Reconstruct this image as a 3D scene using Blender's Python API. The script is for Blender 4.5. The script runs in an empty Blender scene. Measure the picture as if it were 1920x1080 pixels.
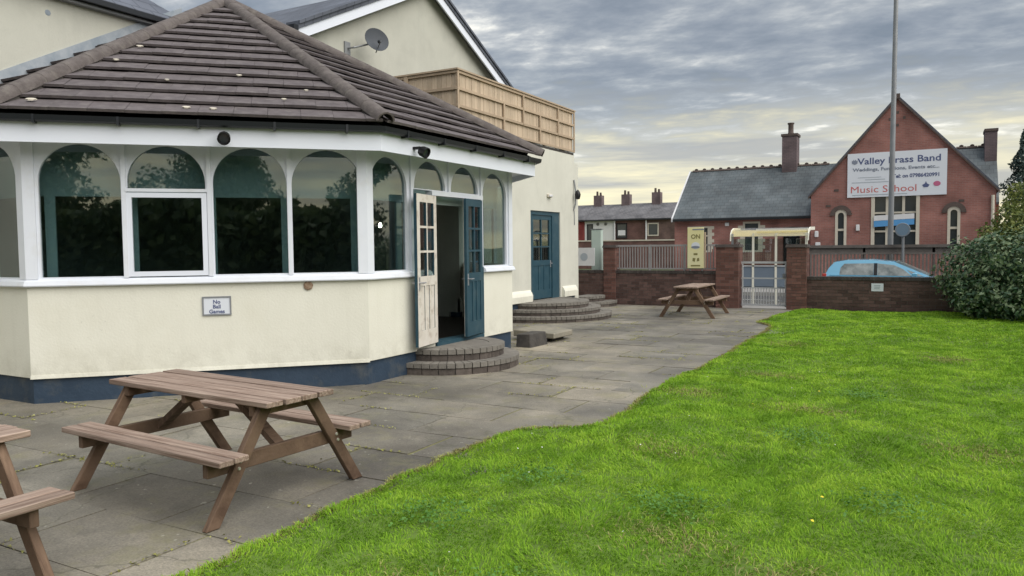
import bpy, bmesh, math, random
import numpy as np
from mathutils import Vector, Matrix
random.seed(7); np.random.seed(7)
S = bpy.context.scene
COL = S.collection
PI = math.pi
R = math.radians

# ------------------------------------------------------------------ camera
def cam_axes(yaw, pitch, roll):
    y, p, r = R(yaw), R(pitch), R(roll)
    F = Vector((-math.sin(y)*math.cos(p), math.cos(y)*math.cos(p), -math.sin(p)))
    X = Vector((math.cos(y), math.sin(y), 0)); U = X.cross(F)
    return F, X*math.cos(r) + U*math.sin(r), -X*math.sin(r) + U*math.cos(r)
F, CX, CU = cam_axes(28.744, 3.085, -0.567)
cd = bpy.data.cameras.new('camera'); cam = bpy.data.objects.new('camera', cd); COL.objects.link(cam)
cd.sensor_width = 36; cd.lens = 36*1437.4/1920; cd.clip_start = .05; cd.clip_end = 3000
m = Matrix((CX, CU, -F)).transposed().to_4x4(); m.translation = (0, 0, 1.58); cam.matrix_world = m
S.camera = cam

# ------------------------------------------------------------------ sun and sky
SUN_AZ, SUN_EL = 100, 44            # azimuth clockwise from +Y
sd = bpy.data.lights.new('sun', 'SUN'); sd.energy = 1.35; sd.angle = R(75); sd.color = (1, .95, .88)
sun = bpy.data.objects.new('sun', sd); COL.objects.link(sun)
sdir = Vector((math.sin(R(SUN_AZ))*math.cos(R(SUN_EL)), math.cos(R(SUN_AZ))*math.cos(R(SUN_EL)), math.sin(R(SUN_EL))))
sun.rotation_euler = sdir.to_track_quat('Z', 'Y').to_euler(); sun.location = (20, 10, 30)
S.view_settings.view_transform = 'Standard'; S.view_settings.look = 'None'
S.view_settings.gamma = 1; S.view_settings.use_curve_mapping = False
S.view_settings.exposure = 1.54

class NT:
    def __init__(s, tree): s.t = tree; s.n = tree.nodes; s.l = tree.links
    def __call__(s, typ, ins=None, **kw):
        nd = s.n.new(typ)
        for k, v in kw.items(): setattr(nd, k, v)
        for k, v in (ins or {}).items():
            sk = nd.inputs[k]
            if isinstance(v, bpy.types.NodeSocket): s.l.new(v, sk)
            else: sk.default_value = v
        return nd
    def math(s, op, a, b=0., c=None, clamp=False):
        d = {0: a, 1: b}
        if c is not None: d[2] = c
        return s('ShaderNodeMath', d, operation=op, use_clamp=clamp).outputs[0]
    def mix(s, f, a, b, mode='MIX'):
        return s('ShaderNodeMix', {0: f, 6: a, 7: b}, data_type='RGBA', blend_type=mode).outputs[2]
    def ramp(s, f, stops):
        nd = s('ShaderNodeValToRGB', {0: f}); e = nd.color_ramp.elements
        while len(e) < len(stops): e.new(.5)
        for el, (p, c) in zip(e, stops):
            el.position = p; el.color = c if len(c) == 4 else (*c, 1)
        return nd.outputs[0]
def c4(c): return (c[0], c[1], c[2], 1.)

W = bpy.data.worlds.new('World'); S.world = W; W.use_nodes = True
W.node_tree.nodes.clear(); q = NT(W.node_tree)
geo = q('ShaderNodeTexCoord').outputs['Generated']
sky = q('ShaderNodeTexSky', sky_type='NISHITA', sun_disc=False, sun_elevation=R(SUN_EL), sun_rotation=R(SUN_AZ))
sep = q('ShaderNodeSeparateXYZ', {0: geo})
zc = q.math('MAXIMUM', sep.outputs[2], 0.0)
zz = q.math('ADD', zc, .10)
u = q.math('DIVIDE', sep.outputs[0], zz); v = q.math('DIVIDE', sep.outputs[1], zz)
uv = q('ShaderNodeCombineXYZ', {0: u, 1: v, 2: 0.}).outputs[0]
rot = q('ShaderNodeMapping', {0: uv, 2: (0, 0, R(-28.7)), 3: (1., 1.3, 1)}).outputs[0]
n1 = q('ShaderNodeTexNoise', {0: rot, 'Scale': 2.5, 'Detail': 9., 'Roughness': .60, 'Distortion': .1}).outputs[0]
n2 = q('ShaderNodeTexNoise', {0: rot, 'Scale': .45, 'Detail': 4., 'Roughness': .5}).outputs[0]
nn = q.math('ADD', q.math('MULTIPLY', n1, .68), q.math('MULTIPLY', n2, .32))
# deck of cloud seen from below: blue grey body, thinner pale places, bright gaps
body = q.ramp(nn, [(.37, (.074, .086, .102)), (.46, (.104, .115, .130)), (.52, (.136, .146, .156)), (.57, (.19, .196, .198)), (.615, (.30, .298, .28)), (.67, (.44, .42, .36))])
# towards the horizon the deck thins to pale cream light in horizontal streaks
st = q('ShaderNodeMapping', {0: geo, 3: (1.6, 1.6, 24.)}).outputs[0]
n3 = q('ShaderNodeTexNoise', {0: st, 'Scale': 1.7, 'Detail': 5., 'Roughness': .55}).outputs[0]
low = q.ramp(n3, [(.34, (.175, .172, .160)), (.46, (.29, .270, .200)), (.58, (.40, .36, .235))])
hz = q.math('ADD', zc, q.math('MULTIPLY', q.math('SUBTRACT', n1, .5), .22))
hz = q.math('ADD', hz, q.math('MULTIPLY', q.math('SUBTRACT', n3, .5), .10))
fz = q('ShaderNodeMapRange', {0: hz, 1: .06, 2: .20, 3: 1., 4: 0.}, interpolation_type='SMOOTHSTEP').outputs[0]
cl = q.mix(fz, body, low)
# overcast sky is brighter overhead
zen = q('ShaderNodeMapRange', {0: zc, 1: .34, 2: 1., 3: 1., 4: 2.5}).outputs[0]
zen3 = q('ShaderNodeCombineXYZ', {0: zen, 1: zen, 2: zen}).outputs[0]
cl = q.mix(1., cl, zen3, 'MULTIPLY')
# background strength .1: the cloud colours are given for strength 1
cl10 = q.mix(1., cl, (10, 10, 10, 1), 'MULTIPLY')
col = q.mix(.94, sky.outputs[0], cl10)
bg = q('ShaderNodeBackground', {0: col, 1: .1})
q('ShaderNodeOutputWorld', {0: bg.outputs[0]})

# ------------------------------------------------------------------ materials
def pos_node(q, space):
    if space == 'world': return q('ShaderNodeNewGeometry').outputs['Position']
    return q('ShaderNodeTexCoord').outputs['Object']
def mat(name, base, var=None, scale=4., stretch=(1, 1, 1), rough=.8, spec=.3, bump=0., bscale=60., rnd=0., island=0.,
        space='object', streak=None, dirt=None, dscale=2., damt=.5, metal=0., detail=5.):
    M = bpy.data.materials.new(name); M.use_nodes = True; M.node_tree.nodes.clear(); q = NT(M.node_tree)
    P = pos_node(q, space)
    P = q('ShaderNodeMapping', {0: P, 3: stretch}).outputs[0]
    if rnd:
        oi = q('ShaderNodeObjectInfo').outputs['Random']
        P = q('ShaderNodeVectorMath', {0: P, 1: q('ShaderNodeCombineXYZ', {0: q.math('MULTIPLY', oi, 37.), 1: q.math('MULTIPLY', oi, 91.)}).outputs[0]}, operation='ADD').outputs[0]
    col = c4(base)
    if var:
        n = q('ShaderNodeTexNoise', {0: P, 'Scale': scale, 'Detail': detail, 'Roughness': .62}).outputs[0]
        col = q.ramp(n, [(.33, base), (.68, var)])
    if dirt:
        n = q('ShaderNodeTexNoise', {0: P, 'Scale': dscale, 'Detail': 7., 'Roughness': .65}).outputs[0]
        f = q('ShaderNodeMapRange', {0: n, 1: .52, 2: .72, 3: 0., 4: damt}).outputs[0]
        col = q.mix(f, col, c4(dirt))
    if streak:          # rain streaks running down and splashed dirt near the foot of the wall
        G = q('ShaderNodeNewGeometry').outputs['Position']
        n = q('ShaderNodeTexNoise', {0: q('ShaderNodeMapping', {0: G, 3: (7, 7, .5)}).outputs[0], 'Scale': 1.3, 'Detail': 5.}).outputs[0]
        f = q('ShaderNodeMapRange', {0: n, 1: .52, 2: .75, 3: 0., 4: .16}).outputs[0]
        col = q.mix(f, col, c4(streak))
        z = q('ShaderNodeSeparateXYZ', {0: G}).outputs[2]
        n = q('ShaderNodeTexNoise', {0: G, 'Scale': 5., 'Detail': 7., 'Roughness': .7}).outputs[0]
        f = q.math('MULTIPLY', q('ShaderNodeMapRange', {0: z, 1: .27, 2: .62, 3: 1., 4: 0.}).outputs[0], q('ShaderNodeMapRange', {0: n, 1: .42, 2: .66, 3: 0., 4: .42}).outputs[0])
        col = q.mix(f, col, c4((.40, .385, .31)))
        n = q('ShaderNodeTexNoise', {0: G, 'Scale': 22., 'Detail': 3.}).outputs[0]
        f = q('ShaderNodeMapRange', {0: n, 1: .71, 2: .74, 3: 0., 4: .35}).outputs[0]
        col = q.mix(f, col, c4((.44, .42, .36)))
    for amt, src in ((rnd, 'ShaderNodeObjectInfo'), (island, 'ShaderNodeNewGeometry')):
        if amt:
            r = q(src).outputs['Random' if src == 'ShaderNodeObjectInfo' else 'Random Per Island']
            k = q('ShaderNodeMapRange', {0: r, 1: 0., 2: 1., 3: 1-amt, 4: 1+amt}).outputs[0]
            k3 = q('ShaderNodeCombineXYZ', {0: k, 1: k, 2: k}).outputs[0]
            col = q.mix(1., col, k3, 'MULTIPLY')
    b = q('ShaderNodeBsdfPrincipled', {'Base Color': col, 'Roughness': rough, 'Specular IOR Level': spec, 'Metallic': metal})
    if bump:
        n = q('ShaderNodeTexNoise', {0: P, 'Scale': bscale, 'Detail': 4.}).outputs[0]
        bp = q('ShaderNodeBump', {'Height': n, 'Strength': bump, 'Distance': .02})
        q.l.new(bp.outputs[0], b.inputs['Normal'])
    q('ShaderNodeOutputMaterial', {0: b.outputs[0]})
    return M

def glass_mat(name, tint, refl=.06, rmax=.6):
    M = bpy.data.materials.new(name); M.use_nodes = True; M.node_tree.nodes.clear(); q = NT(M.node_tree)
    lw = q('ShaderNodeLayerWeight', {0: .5}).outputs['Facing']
    f = q.math('POWER', lw, 4.)
    f = q('ShaderNodeMapRange', {0: f, 1: 0., 2: 1., 3: refl, 4: rmax}).outputs[0]
    n = q('ShaderNodeTexNoise', {0: q('ShaderNodeTexCoord').outputs['Object'], 'Scale': 1.4, 'Detail': 1.}).outputs[0]
    bp = q('ShaderNodeBump', {'Height': n, 'Strength': .06, 'Distance': .02}).outputs[0]
    t = q('ShaderNodeBsdfTransparent', {0: c4(tint)}); g = q('ShaderNodeBsdfGlossy', {0: (1, 1, 1, 1), 'Roughness': .018, 'Normal': bp})
    mx = q('ShaderNodeMixShader', {0: f, 1: t.outputs[0], 2: g.outputs[0]})
    q('ShaderNodeOutputMaterial', {0: mx.outputs[0]})
    return M

def emit_mat(name, col, st):
    M = bpy.data.materials.new(name); M.use_nodes = True; M.node_tree.nodes.clear(); q = NT(M.node_tree)
    e = q('ShaderNodeEmission', {0: c4(col), 1: st}); q('ShaderNodeOutputMaterial', {0: e.outputs[0]})
    return M

def brick_mat(name, c1, c2, mortar, axes='xz', bw=.225, bh=.075, rough=.85, msize=.008, sc=1.):
    """brickwork or slates too far away to pick apart; object coordinates, u along the wall, v up it"""
    M = bpy.data.materials.new(name); M.use_nodes = True; M.node_tree.nodes.clear(); q = NT(M.node_tree)
    P = q('ShaderNodeTexCoord').outputs['Object']
    s = q('ShaderNodeSeparateXYZ', {0: P}); ix = 'xyz'
    uv = q('ShaderNodeCombineXYZ', {0: s.outputs[ix.index(axes[0])], 1: s.outputs[ix.index(axes[1])]}).outputs[0]
    b = q('ShaderNodeTexBrick', {0: uv, 'Color1': c4(c1), 'Color2': c4(c2), 'Mortar': c4(mortar), 'Scale': sc, 'Mortar Size': msize, 'Brick Width': bw, 'Row Height': bh, 'Bias': 0.})
    n = q('ShaderNodeTexNoise', {0: P, 'Scale': .9, 'Detail': 6.}).outputs[0]
    k = q('ShaderNodeMapRange', {0: n, 1: .3, 2: .7, 3: .64, 4: 1.30}).outputs[0]
    k3 = q('ShaderNodeCombineXYZ', {0: k, 1: k, 2: k}).outputs[0]
    col = q.mix(1., b.outputs[0], k3, 'MULTIPLY')
    bs = q('ShaderNodeBsdfPrincipled', {'Base Color': col, 'Roughness': rough, 'Specular IOR Level': .25})
    bp = q('ShaderNodeBump', {'Height': b.outputs[1], 'Strength': .4, 'Distance': -.01}); q.l.new(bp.outputs[0], bs.inputs['Normal'])
    q('ShaderNodeOutputMaterial', {0: bs.outputs[0]})
    return M

M = {}
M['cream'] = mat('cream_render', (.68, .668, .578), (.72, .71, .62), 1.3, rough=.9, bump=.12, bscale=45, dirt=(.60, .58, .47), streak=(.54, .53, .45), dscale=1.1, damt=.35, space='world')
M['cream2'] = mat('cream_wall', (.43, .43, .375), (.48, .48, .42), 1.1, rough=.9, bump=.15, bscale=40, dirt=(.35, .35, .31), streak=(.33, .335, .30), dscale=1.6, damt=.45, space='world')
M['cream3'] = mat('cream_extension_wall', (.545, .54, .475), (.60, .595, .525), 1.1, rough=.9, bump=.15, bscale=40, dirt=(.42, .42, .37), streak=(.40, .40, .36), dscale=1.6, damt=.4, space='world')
M['navy'] = mat('navy_masonry_paint', (.025, .043, .070), (.034, .056, .088), 3, rough=.6, bump=.2, bscale=25, dirt=(.10, .105, .10), dscale=4, damt=.6, space='world')
M['white'] = mat('white_frame_paint', (.66, .69, .755), (.71, .74, .79), 2, rough=.45, dirt=(.55, .54, .50), dscale=3.5, damt=.35, space='world')
M['upvc'] = mat('white_plastic', (.71, .745, .82), rough=.35)
M['door_white'] = mat('weathered_white_paint', (.58, .54, .47), (.66, .62, .56), 6, rough=.6, dirt=(.25, .17, .11), dscale=7, damt=.6)
M['teal'] = mat('blue_door_paint', (.022, .060, .085), (.030, .075, .10), 5, rough=.45, dirt=(.10, .12, .13), dscale=5, damt=.3)
M['tile'] = mat('roof_tile_concrete', (.086, .073, .075), (.134, .116, .118), 7, rough=.85, bump=.25, bscale=60, rnd=.05, dirt=(.21, .19, .175), dscale=9, damt=.45)
M['tile_bed'] = mat('roof_underlay', (.02, .02, .022), rough=.9)
M['hip'] = mat('hip_tile_concrete', (.084, .071, .067), (.130, .113, .106), 8, rough=.9, bump=.4, bscale=50, rnd=.05, dirt=(.19, .175, .15), dscale=9, damt=.5)
M['gutter'] = mat('dark_gutter_plastic', (.012, .014, .017), rough=.35, spec=.4)
M['black'] = mat('black_metal', (.012, .012, .013), rough=.4)
M['slate'] = brick_mat('dark_slates', (.085, .095, .118), (.105, .115, .140), (.05, .055, .068), 'xy', .3, .22, .6, .01)
M['slate_y'] = brick_mat('dark_slates_turned', (.085, .095, .118), (.105, .115, .140), (.05, .055, .068), 'yx', .3, .22, .6, .01)
M['slate_blue'] = brick_mat('blue_grey_slates', (.088, .104, .112), (.112, .126, .132), (.064, .073, .08), 'xy', .3, .2, .6, .012)
M['slate_ter'] = brick_mat('terrace_slates', (.12, .118, .125), (.15, .145, .15), (.08, .08, .085), 'xy', .4, .3, .7, .02)
M['lead'] = mat('lead_flashing', (.22, .26, .30), (.34, .37, .40), 5, rough=.6)
M['glass'] = glass_mat('window_glass', (.62, .70, .70), .10, .7)
M['glass_clear'] = glass_mat('door_glass', (.75, .8, .78), .07)
M['glass_far'] = mat('dark_far_glass', (.035, .042, .048), rough=.12, spec=.6)
M['lining'] = mat('teal_grey_inner_lining', (.44, .52, .53), (.50, .58, .59), 2, rough=.7)
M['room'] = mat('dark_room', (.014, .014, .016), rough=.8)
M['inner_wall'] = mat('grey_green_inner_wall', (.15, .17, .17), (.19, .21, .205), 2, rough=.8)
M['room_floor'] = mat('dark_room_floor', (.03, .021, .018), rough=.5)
M['wood'] = mat('weathered_brown_timber', (.095, .058, .038), (.205, .135, .090), 2.2, (22, 2.2, 2.2), rough=.8, bump=.35, bscale=9, rnd=.16, dirt=(.05, .033, .024), dscale=1.1, damt=.7)
M['wood_top'] = mat('weathered_table_boards', (.165, .105, .076), (.445, .345, .28), 2.4, (1., 30, 30), rough=.85, bump=.35, bscale=7, rnd=.16, dirt=(.085, .058, .045), dscale=1.2, damt=.75)
M['bolt'] = mat('galvanised_bolt', (.55, .53, .48), rough=.4, metal=.6)
M['pale_timber'] = mat('pale_fence_timber', (.42, .33, .235), (.53, .43, .325), 4, (20, 20, 2.0), rough=.85, rnd=.14, bump=.2, bscale=8, dirt=(.26, .19, .12), dscale=2, damt=.5)
M['rail_timber'] = mat('fence_rail_timber', (.34, .26, .18), (.43, .34, .25), 4, (3, 3, 20), rough=.85, rnd=.1)
M['step_brick'] = mat('dark_engineering_brick', (.075, .062, .054), (.125, .105, .092), 12, rough=.85, rnd=.22, bump=.3, bscale=40)
M['step_top'] = mat('brick_step_paving', (.155, .142, .125), (.21, .195, .17), 8, rough=.9, bump=.3, bscale=40, rnd=.1)
M['mortar'] = mat('mortar', (.12, .11, .10), rough=.95)
M['brick'] = mat('dark_red_garden_brick', (.088, .054, .047), (.120, .074, .064), 9, rough=.9, island=.32, bump=.3, bscale=60, dirt=(.055, .045, .04), dscale=3, damt=.6, space='world')
M['brick_red'] = mat('red_pier_brick', (.135, .066, .053), (.165, .086, .070), 9, rough=.9, island=.3, bump=.3, bscale=60, dirt=(.065, .05, .045), dscale=3, damt=.6, space='world')
M['coping'] = mat('dark_coping_brick', (.055, .046, .043), (.08, .068, .062), 8, rough=.9, island=.2)
M['school_brick'] = brick_mat('red_school_brick', (.30, .135, .112), (.25, .112, .095), (.26, .17, .15))
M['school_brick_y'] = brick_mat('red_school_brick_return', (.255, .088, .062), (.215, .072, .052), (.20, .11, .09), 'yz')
M['chim_brick'] = brick_mat('sooty_chimney_brick', (.155, .115, .118), (.13, .10, .105), (.10, .085, .085))
M['ter_brick'] = brick_mat('terrace_brick', (.15, .078, .066), (.12, .063, .056), (.13, .09, .08))
M['ter_brick2'] = brick_mat('terrace_brown_brick', (.16, .10, .085), (.13, .085, .075), (.14, .11, .10))
M['ter_red'] = brick_mat('terrace_red_brick', (.26, .05, .045), (.22, .04, .04), (.16, .07, .06))
M['ter_white'] = mat('white_house_render', (.62, .62, .60), rough=.9)
M['stone_trim'] = mat('pale_stone_trim', (.50, .46, .38), (.56, .52, .44), 4, rough=.9)
M['sooty'] = mat('sooty_stone_arch', (.075, .058, .052), (.11, .085, .075), 6, rough=.9)
M['grey_metal'] = mat('grey_galvanised_metal', (.21, .22, .235), (.26, .27, .28), 3, rough=.5, metal=.2)
M['silver'] = mat('silver_gate_metal', (.42, .43, .44), (.50, .51, .52), 4, rough=.45, metal=.2)
M['rail_grey'] = mat('grey_railing_paint', (.25, .24, .24), (.31, .30, .30), 4, rough=.6)
M['rail_brown'] = mat('brown_railing_paint', (.135, .118, .105), (.18, .16, .145), 5, rough=.7, rnd=.15)
M['shelter_cream'] = glass_mat('cream_translucent_shelter_roof', (.93, .90, .76), .14)
M['shelter_pale'] = mat('pale_yellow_roof_sheet', (.62, .56, .35), (.67, .61, .41), 3, rough=.5)
M['shelter_white'] = mat('pale_shelter_edge', (.74, .72, .62), rough=.5)
M['shelter_blue'] = mat('blue_grey_shelter_panel', (.16, .20, .25), rough=.5)
M['yellow'] = mat('yellow_board', (.68, .65, .42), (.70, .64, .30), 1.2, rough=.6)
M['cab_green'] = mat('pale_green_metal', (.40, .48, .43), (.45, .53, .48), 3, rough=.6)
M['board_white'] = mat('white_board', (.60, .60, .61), (.66, .66, .67), 3, rough=.6)
M['sign_white'] = mat('white_sign_face', (.64, .67, .72), rough=.5)
M['ink_navy'] = mat('navy_print', (.085, .105, .21), rough=.6)
M['ink_grey'] = mat('grey_print', (.20, .225, .28), rough=.6)
M['ink_pale'] = mat('faded_print', (.36, .40, .44), rough=.6)
M['ink_red'] = mat('red_print', (.50, .13, .12), rough=.6)
M['ink_pink'] = mat('pink_print', (.46, .12, .22), rough=.6)
M['ink_olive'] = mat('olive_print', (.20, .18, .07), rough=.6)
M['banner_blue'] = mat('blue_banner_cloth', (.09, .28, .55), rough=.7)
M['round_blue'] = mat('blue_grey_round_sign', (.17, .24, .31), rough=.5)
M['car_blue'] = mat('light_blue_car_paint', (.14, .39, .57), rough=.25, spec=.6)
M['car_glass'] = mat('car_window_glass', (.10, .12, .12), (.32, .34, .33), 3.2, rough=.12, spec=.5)  # pale mottle in the colour imitates reflections and the cabin behind the glass
M['tyre'] = mat('tyre_rubber', (.02, .02, .02), rough=.9)
M['chrome'] = mat('wheel_metal', (.5, .5, .52), rough=.35, metal=.7)
_b = [n for n in M['car_blue'].node_tree.nodes if n.type == 'BSDF_PRINCIPLED'][0]; _b.inputs['Coat Weight'].default_value = 1.; _b.inputs['Coat Roughness'].default_value = .05
M['red_lamp'] = mat('red_lamp_plastic', (.45, .06, .05), rough=.3)
M['bark'] = mat('tree_bark', (.06, .045, .034), (.09, .07, .05), 6, rough=.95)
M['damage'] = mat('broken_render', (.20, .13, .085), (.33, .25, .18), 30, rough=.95, bump=.4)
M['dish'] = mat('dark_grey_dish', (.045, .052, .062), (.06, .068, .08), 4, rough=.6)
M['render_red'] = mat('dark_stone', (.045, .042, .040), (.085, .078, .07), 7, rough=.9, bump=.4, bscale=20)
M['pale_stone'] = mat('pale_flagstone', (.20, .185, .15), (.29, .265, .21), 6, rough=.9, bump=.3, bscale=30)

def slab_mat():
    Mt = bpy.data.materials.new('paving_slab_concrete'); Mt.use_nodes = True; Mt.node_tree.nodes.clear(); q = NT(Mt.node_tree)
    P = q('ShaderNodeNewGeometry').outputs['Position']
    n1 = q('ShaderNodeTexNoise', {0: P, 'Scale': .8, 'Detail': 7., 'Roughness': .65}).outputs[0]
    c = q.ramp(n1, [(.30, (.112, .105, .092)), (.5, (.185, .174, .150)), (.70, (.30, .28, .238))])
    n0 = q('ShaderNodeTexNoise', {0: P, 'Scale': .33, 'Detail': 6., 'Roughness': .6}).outputs[0]
    c = q.mix(1., c, q.ramp(n0, [(.38, (.64, .62, .60)), (.50, (1., .99, .96)), (.62, (1.30, 1.25, 1.16))]), 'MULTIPLY')
    n2 = q('ShaderNodeTexNoise', {0: P, 'Scale': 70., 'Detail': 4., 'Roughness': .7}).outputs[0]
    c = q.mix(1., c, q.ramp(n2, [(.30, (.62, .62, .62)), (.55, (1, 1, 1)), (.75, (1.25, 1.22, 1.18))]), 'MULTIPLY')
    n3 = q('ShaderNodeTexNoise', {0: P, 'Scale': 2.3, 'Detail': 8., 'Roughness': .7}).outputs[0]
    f = q('ShaderNodeMapRange', {0: n3, 1: .52, 2: .70, 3: 0., 4: .60}).outputs[0]
    c = q.mix(f, c, (.20, .19, .095, 1))              # thin moss
    n4 = q('ShaderNodeTexNoise', {0: P, 'Scale': 17., 'Detail': 2.}).outputs[0]
    f = q('ShaderNodeMapRange', {0: n4, 1: .70, 2: .74, 3: 0., 4: .55}).outputs[0]
    c = q.mix(f, c, (.42, .41, .36, 1))                 # lichen spots
    n5 = q('ShaderNodeTexNoise', {0: P, 'Scale': 1.5, 'Detail': 3., 'Distortion': 1.2}).outputs[0]
    f = q('ShaderNodeMapRange', {0: n5, 1: .60, 2: .66, 3: 0., 4: .30}).outputs[0]
    c = q.mix(f, c, (.085, .08, .07, 1))                # dark damp stains
    vor = q('ShaderNodeTexVoronoi', {0: q('ShaderNodeVectorMath', {0: P, 1: q('ShaderNodeTexNoise', {0: P, 'Scale': 2., 'Detail': 4.}).outputs[1]}, operation='ADD').outputs[0], 'Scale': .55}, feature='DISTANCE_TO_EDGE').outputs[0]
    f = q('ShaderNodeMapRange', {0: vor, 1: .0, 2: .010, 3: .55, 4: 0.}).outputs[0]
    c = q.mix(f, c, (.07, .07, .045, 1))                # hair cracks
    r = q('ShaderNodeObjectInfo').outputs['Random']
    c = q.mix(1., c, q.ramp(r, [(0., (.87, .86, .85)), (.5, (1., 1., 1.)), (1., (1.12, 1.09, 1.05))]), 'MULTIPLY')
    b = q('ShaderNodeBsdfPrincipled', {'Base Color': c, 'Roughness': .66, 'Specular IOR Level': .42})
    bp = q('ShaderNodeBump', {'Height': n2, 'Strength': .35, 'Distance': .01}); q.l.new(bp.outputs[0], b.inputs['Normal'])
    q('ShaderNodeOutputMaterial', {0: b.outputs[0]}); return Mt
M['slab'] = slab_mat()
M['joint'] = mat('mossy_joint_soil', (.115, .108, .062), (.20, .195, .085), 5, rough=.95, space='world', bump=.3, dirt=(.05, .045, .035), dscale=4, damt=.8)
M['soil'] = mat('lawn_soil', (.12, .20, .03), (.09, .14, .025), 3, rough=.95, space='world')
M['asphalt'] = mat('asphalt', (.05, .05, .052), (.065, .065, .066), 2, rough=.9, space='world', bump=.3)
M['pave'] = mat('pavement_concrete', (.22, .21, .20), (.27, .26, .245), 1.5, rough=.9, space='world')
M['kerb'] = mat('kerb_concrete', (.30, .29, .27), rough=.9)
M['line'] = mat('road_line_paint', (.62, .62, .58), rough=.7)
M['earth'] = mat('rough_grass_ground', (.06, .085, .03), (.085, .09, .045), .3, rough=.95, space='world')

def leaf_mat(name, a, b, c, isl=.35, pscale=1.6, trans=.25, rough=.55, spec=.3):
    Mt = bpy.data.materials.new(name); Mt.use_nodes = True; Mt.node_tree.nodes.clear(); q = NT(Mt.node_tree)
    g = q('ShaderNodeNewGeometry')
    n = q('ShaderNodeTexNoise', {0: g.outputs['Position'], 'Scale': pscale, 'Detail': 5., 'Roughness': .6}).outputs[0]
    rr = q.math('MULTIPLY', q.math('SUBTRACT', g.outputs['Random Per Island'], .5), isl)
    f = q.math('ADD', n, rr)
    col = q.ramp(f, [(.30, a), (.5, b), (.70, c)])
    p = q('ShaderNodeBsdfPrincipled', {'Base Color': col, 'Roughness': rough, 'Specular IOR Level': spec})
    t = q('ShaderNodeBsdfTranslucent', {0: col})
    mx = q('ShaderNodeMixShader', {0: trans, 1: p.outputs[0], 2: t.outputs[0]})
    q('ShaderNodeOutputMaterial', {0: mx.outputs[0]}); return Mt
M['grass'] = leaf_mat('lawn_grass_blades', (.145, .285, .028), (.237, .425, .037), (.370, .545, .062), .34, 1.3, .35, .85, .05)
M['moss'] = leaf_mat('dry_moss', (.19, .19, .065), (.30, .29, .09), (.40, .39, .17), .5, 3., .1, .9, .05)
M['straw'] = leaf_mat('dry_grass_edge', (.22, .19, .085), (.32, .29, .13), (.36, .40, .12), .5, 3., .2, .9, .05)
M['weed'] = leaf_mat('clover_leaves', (.07, .18, .03), (.10, .23, .04), (.15, .30, .06), .3)
M['laurel'] = leaf_mat('glossy_laurel_leaves', (.034, .082, .034), (.070, .135, .055), (.21, .275, .14), .95, 2.0, .2, .42, .45)
M['yellow_leaf'] = leaf_mat('yellow_green_leaves', (.07, .10, .025), (.15, .19, .045), (.26, .28, .08), .5, 2.5)
M['conifer'] = leaf_mat('blue_green_needles', (.035, .06, .055), (.06, .09, .08), (.09, .13, .11), .5, 1.2)
M['leaf_dark'] = leaf_mat('dark_tree_leaves', (.055, .09, .042), (.09, .135, .06), (.15, .20, .09), .5, .6)
M['daisy'] = mat('white_petals', (.75, .75, .70)); M['dandelion'] = mat('yellow_petals', (.75, .60, .05))

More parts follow.
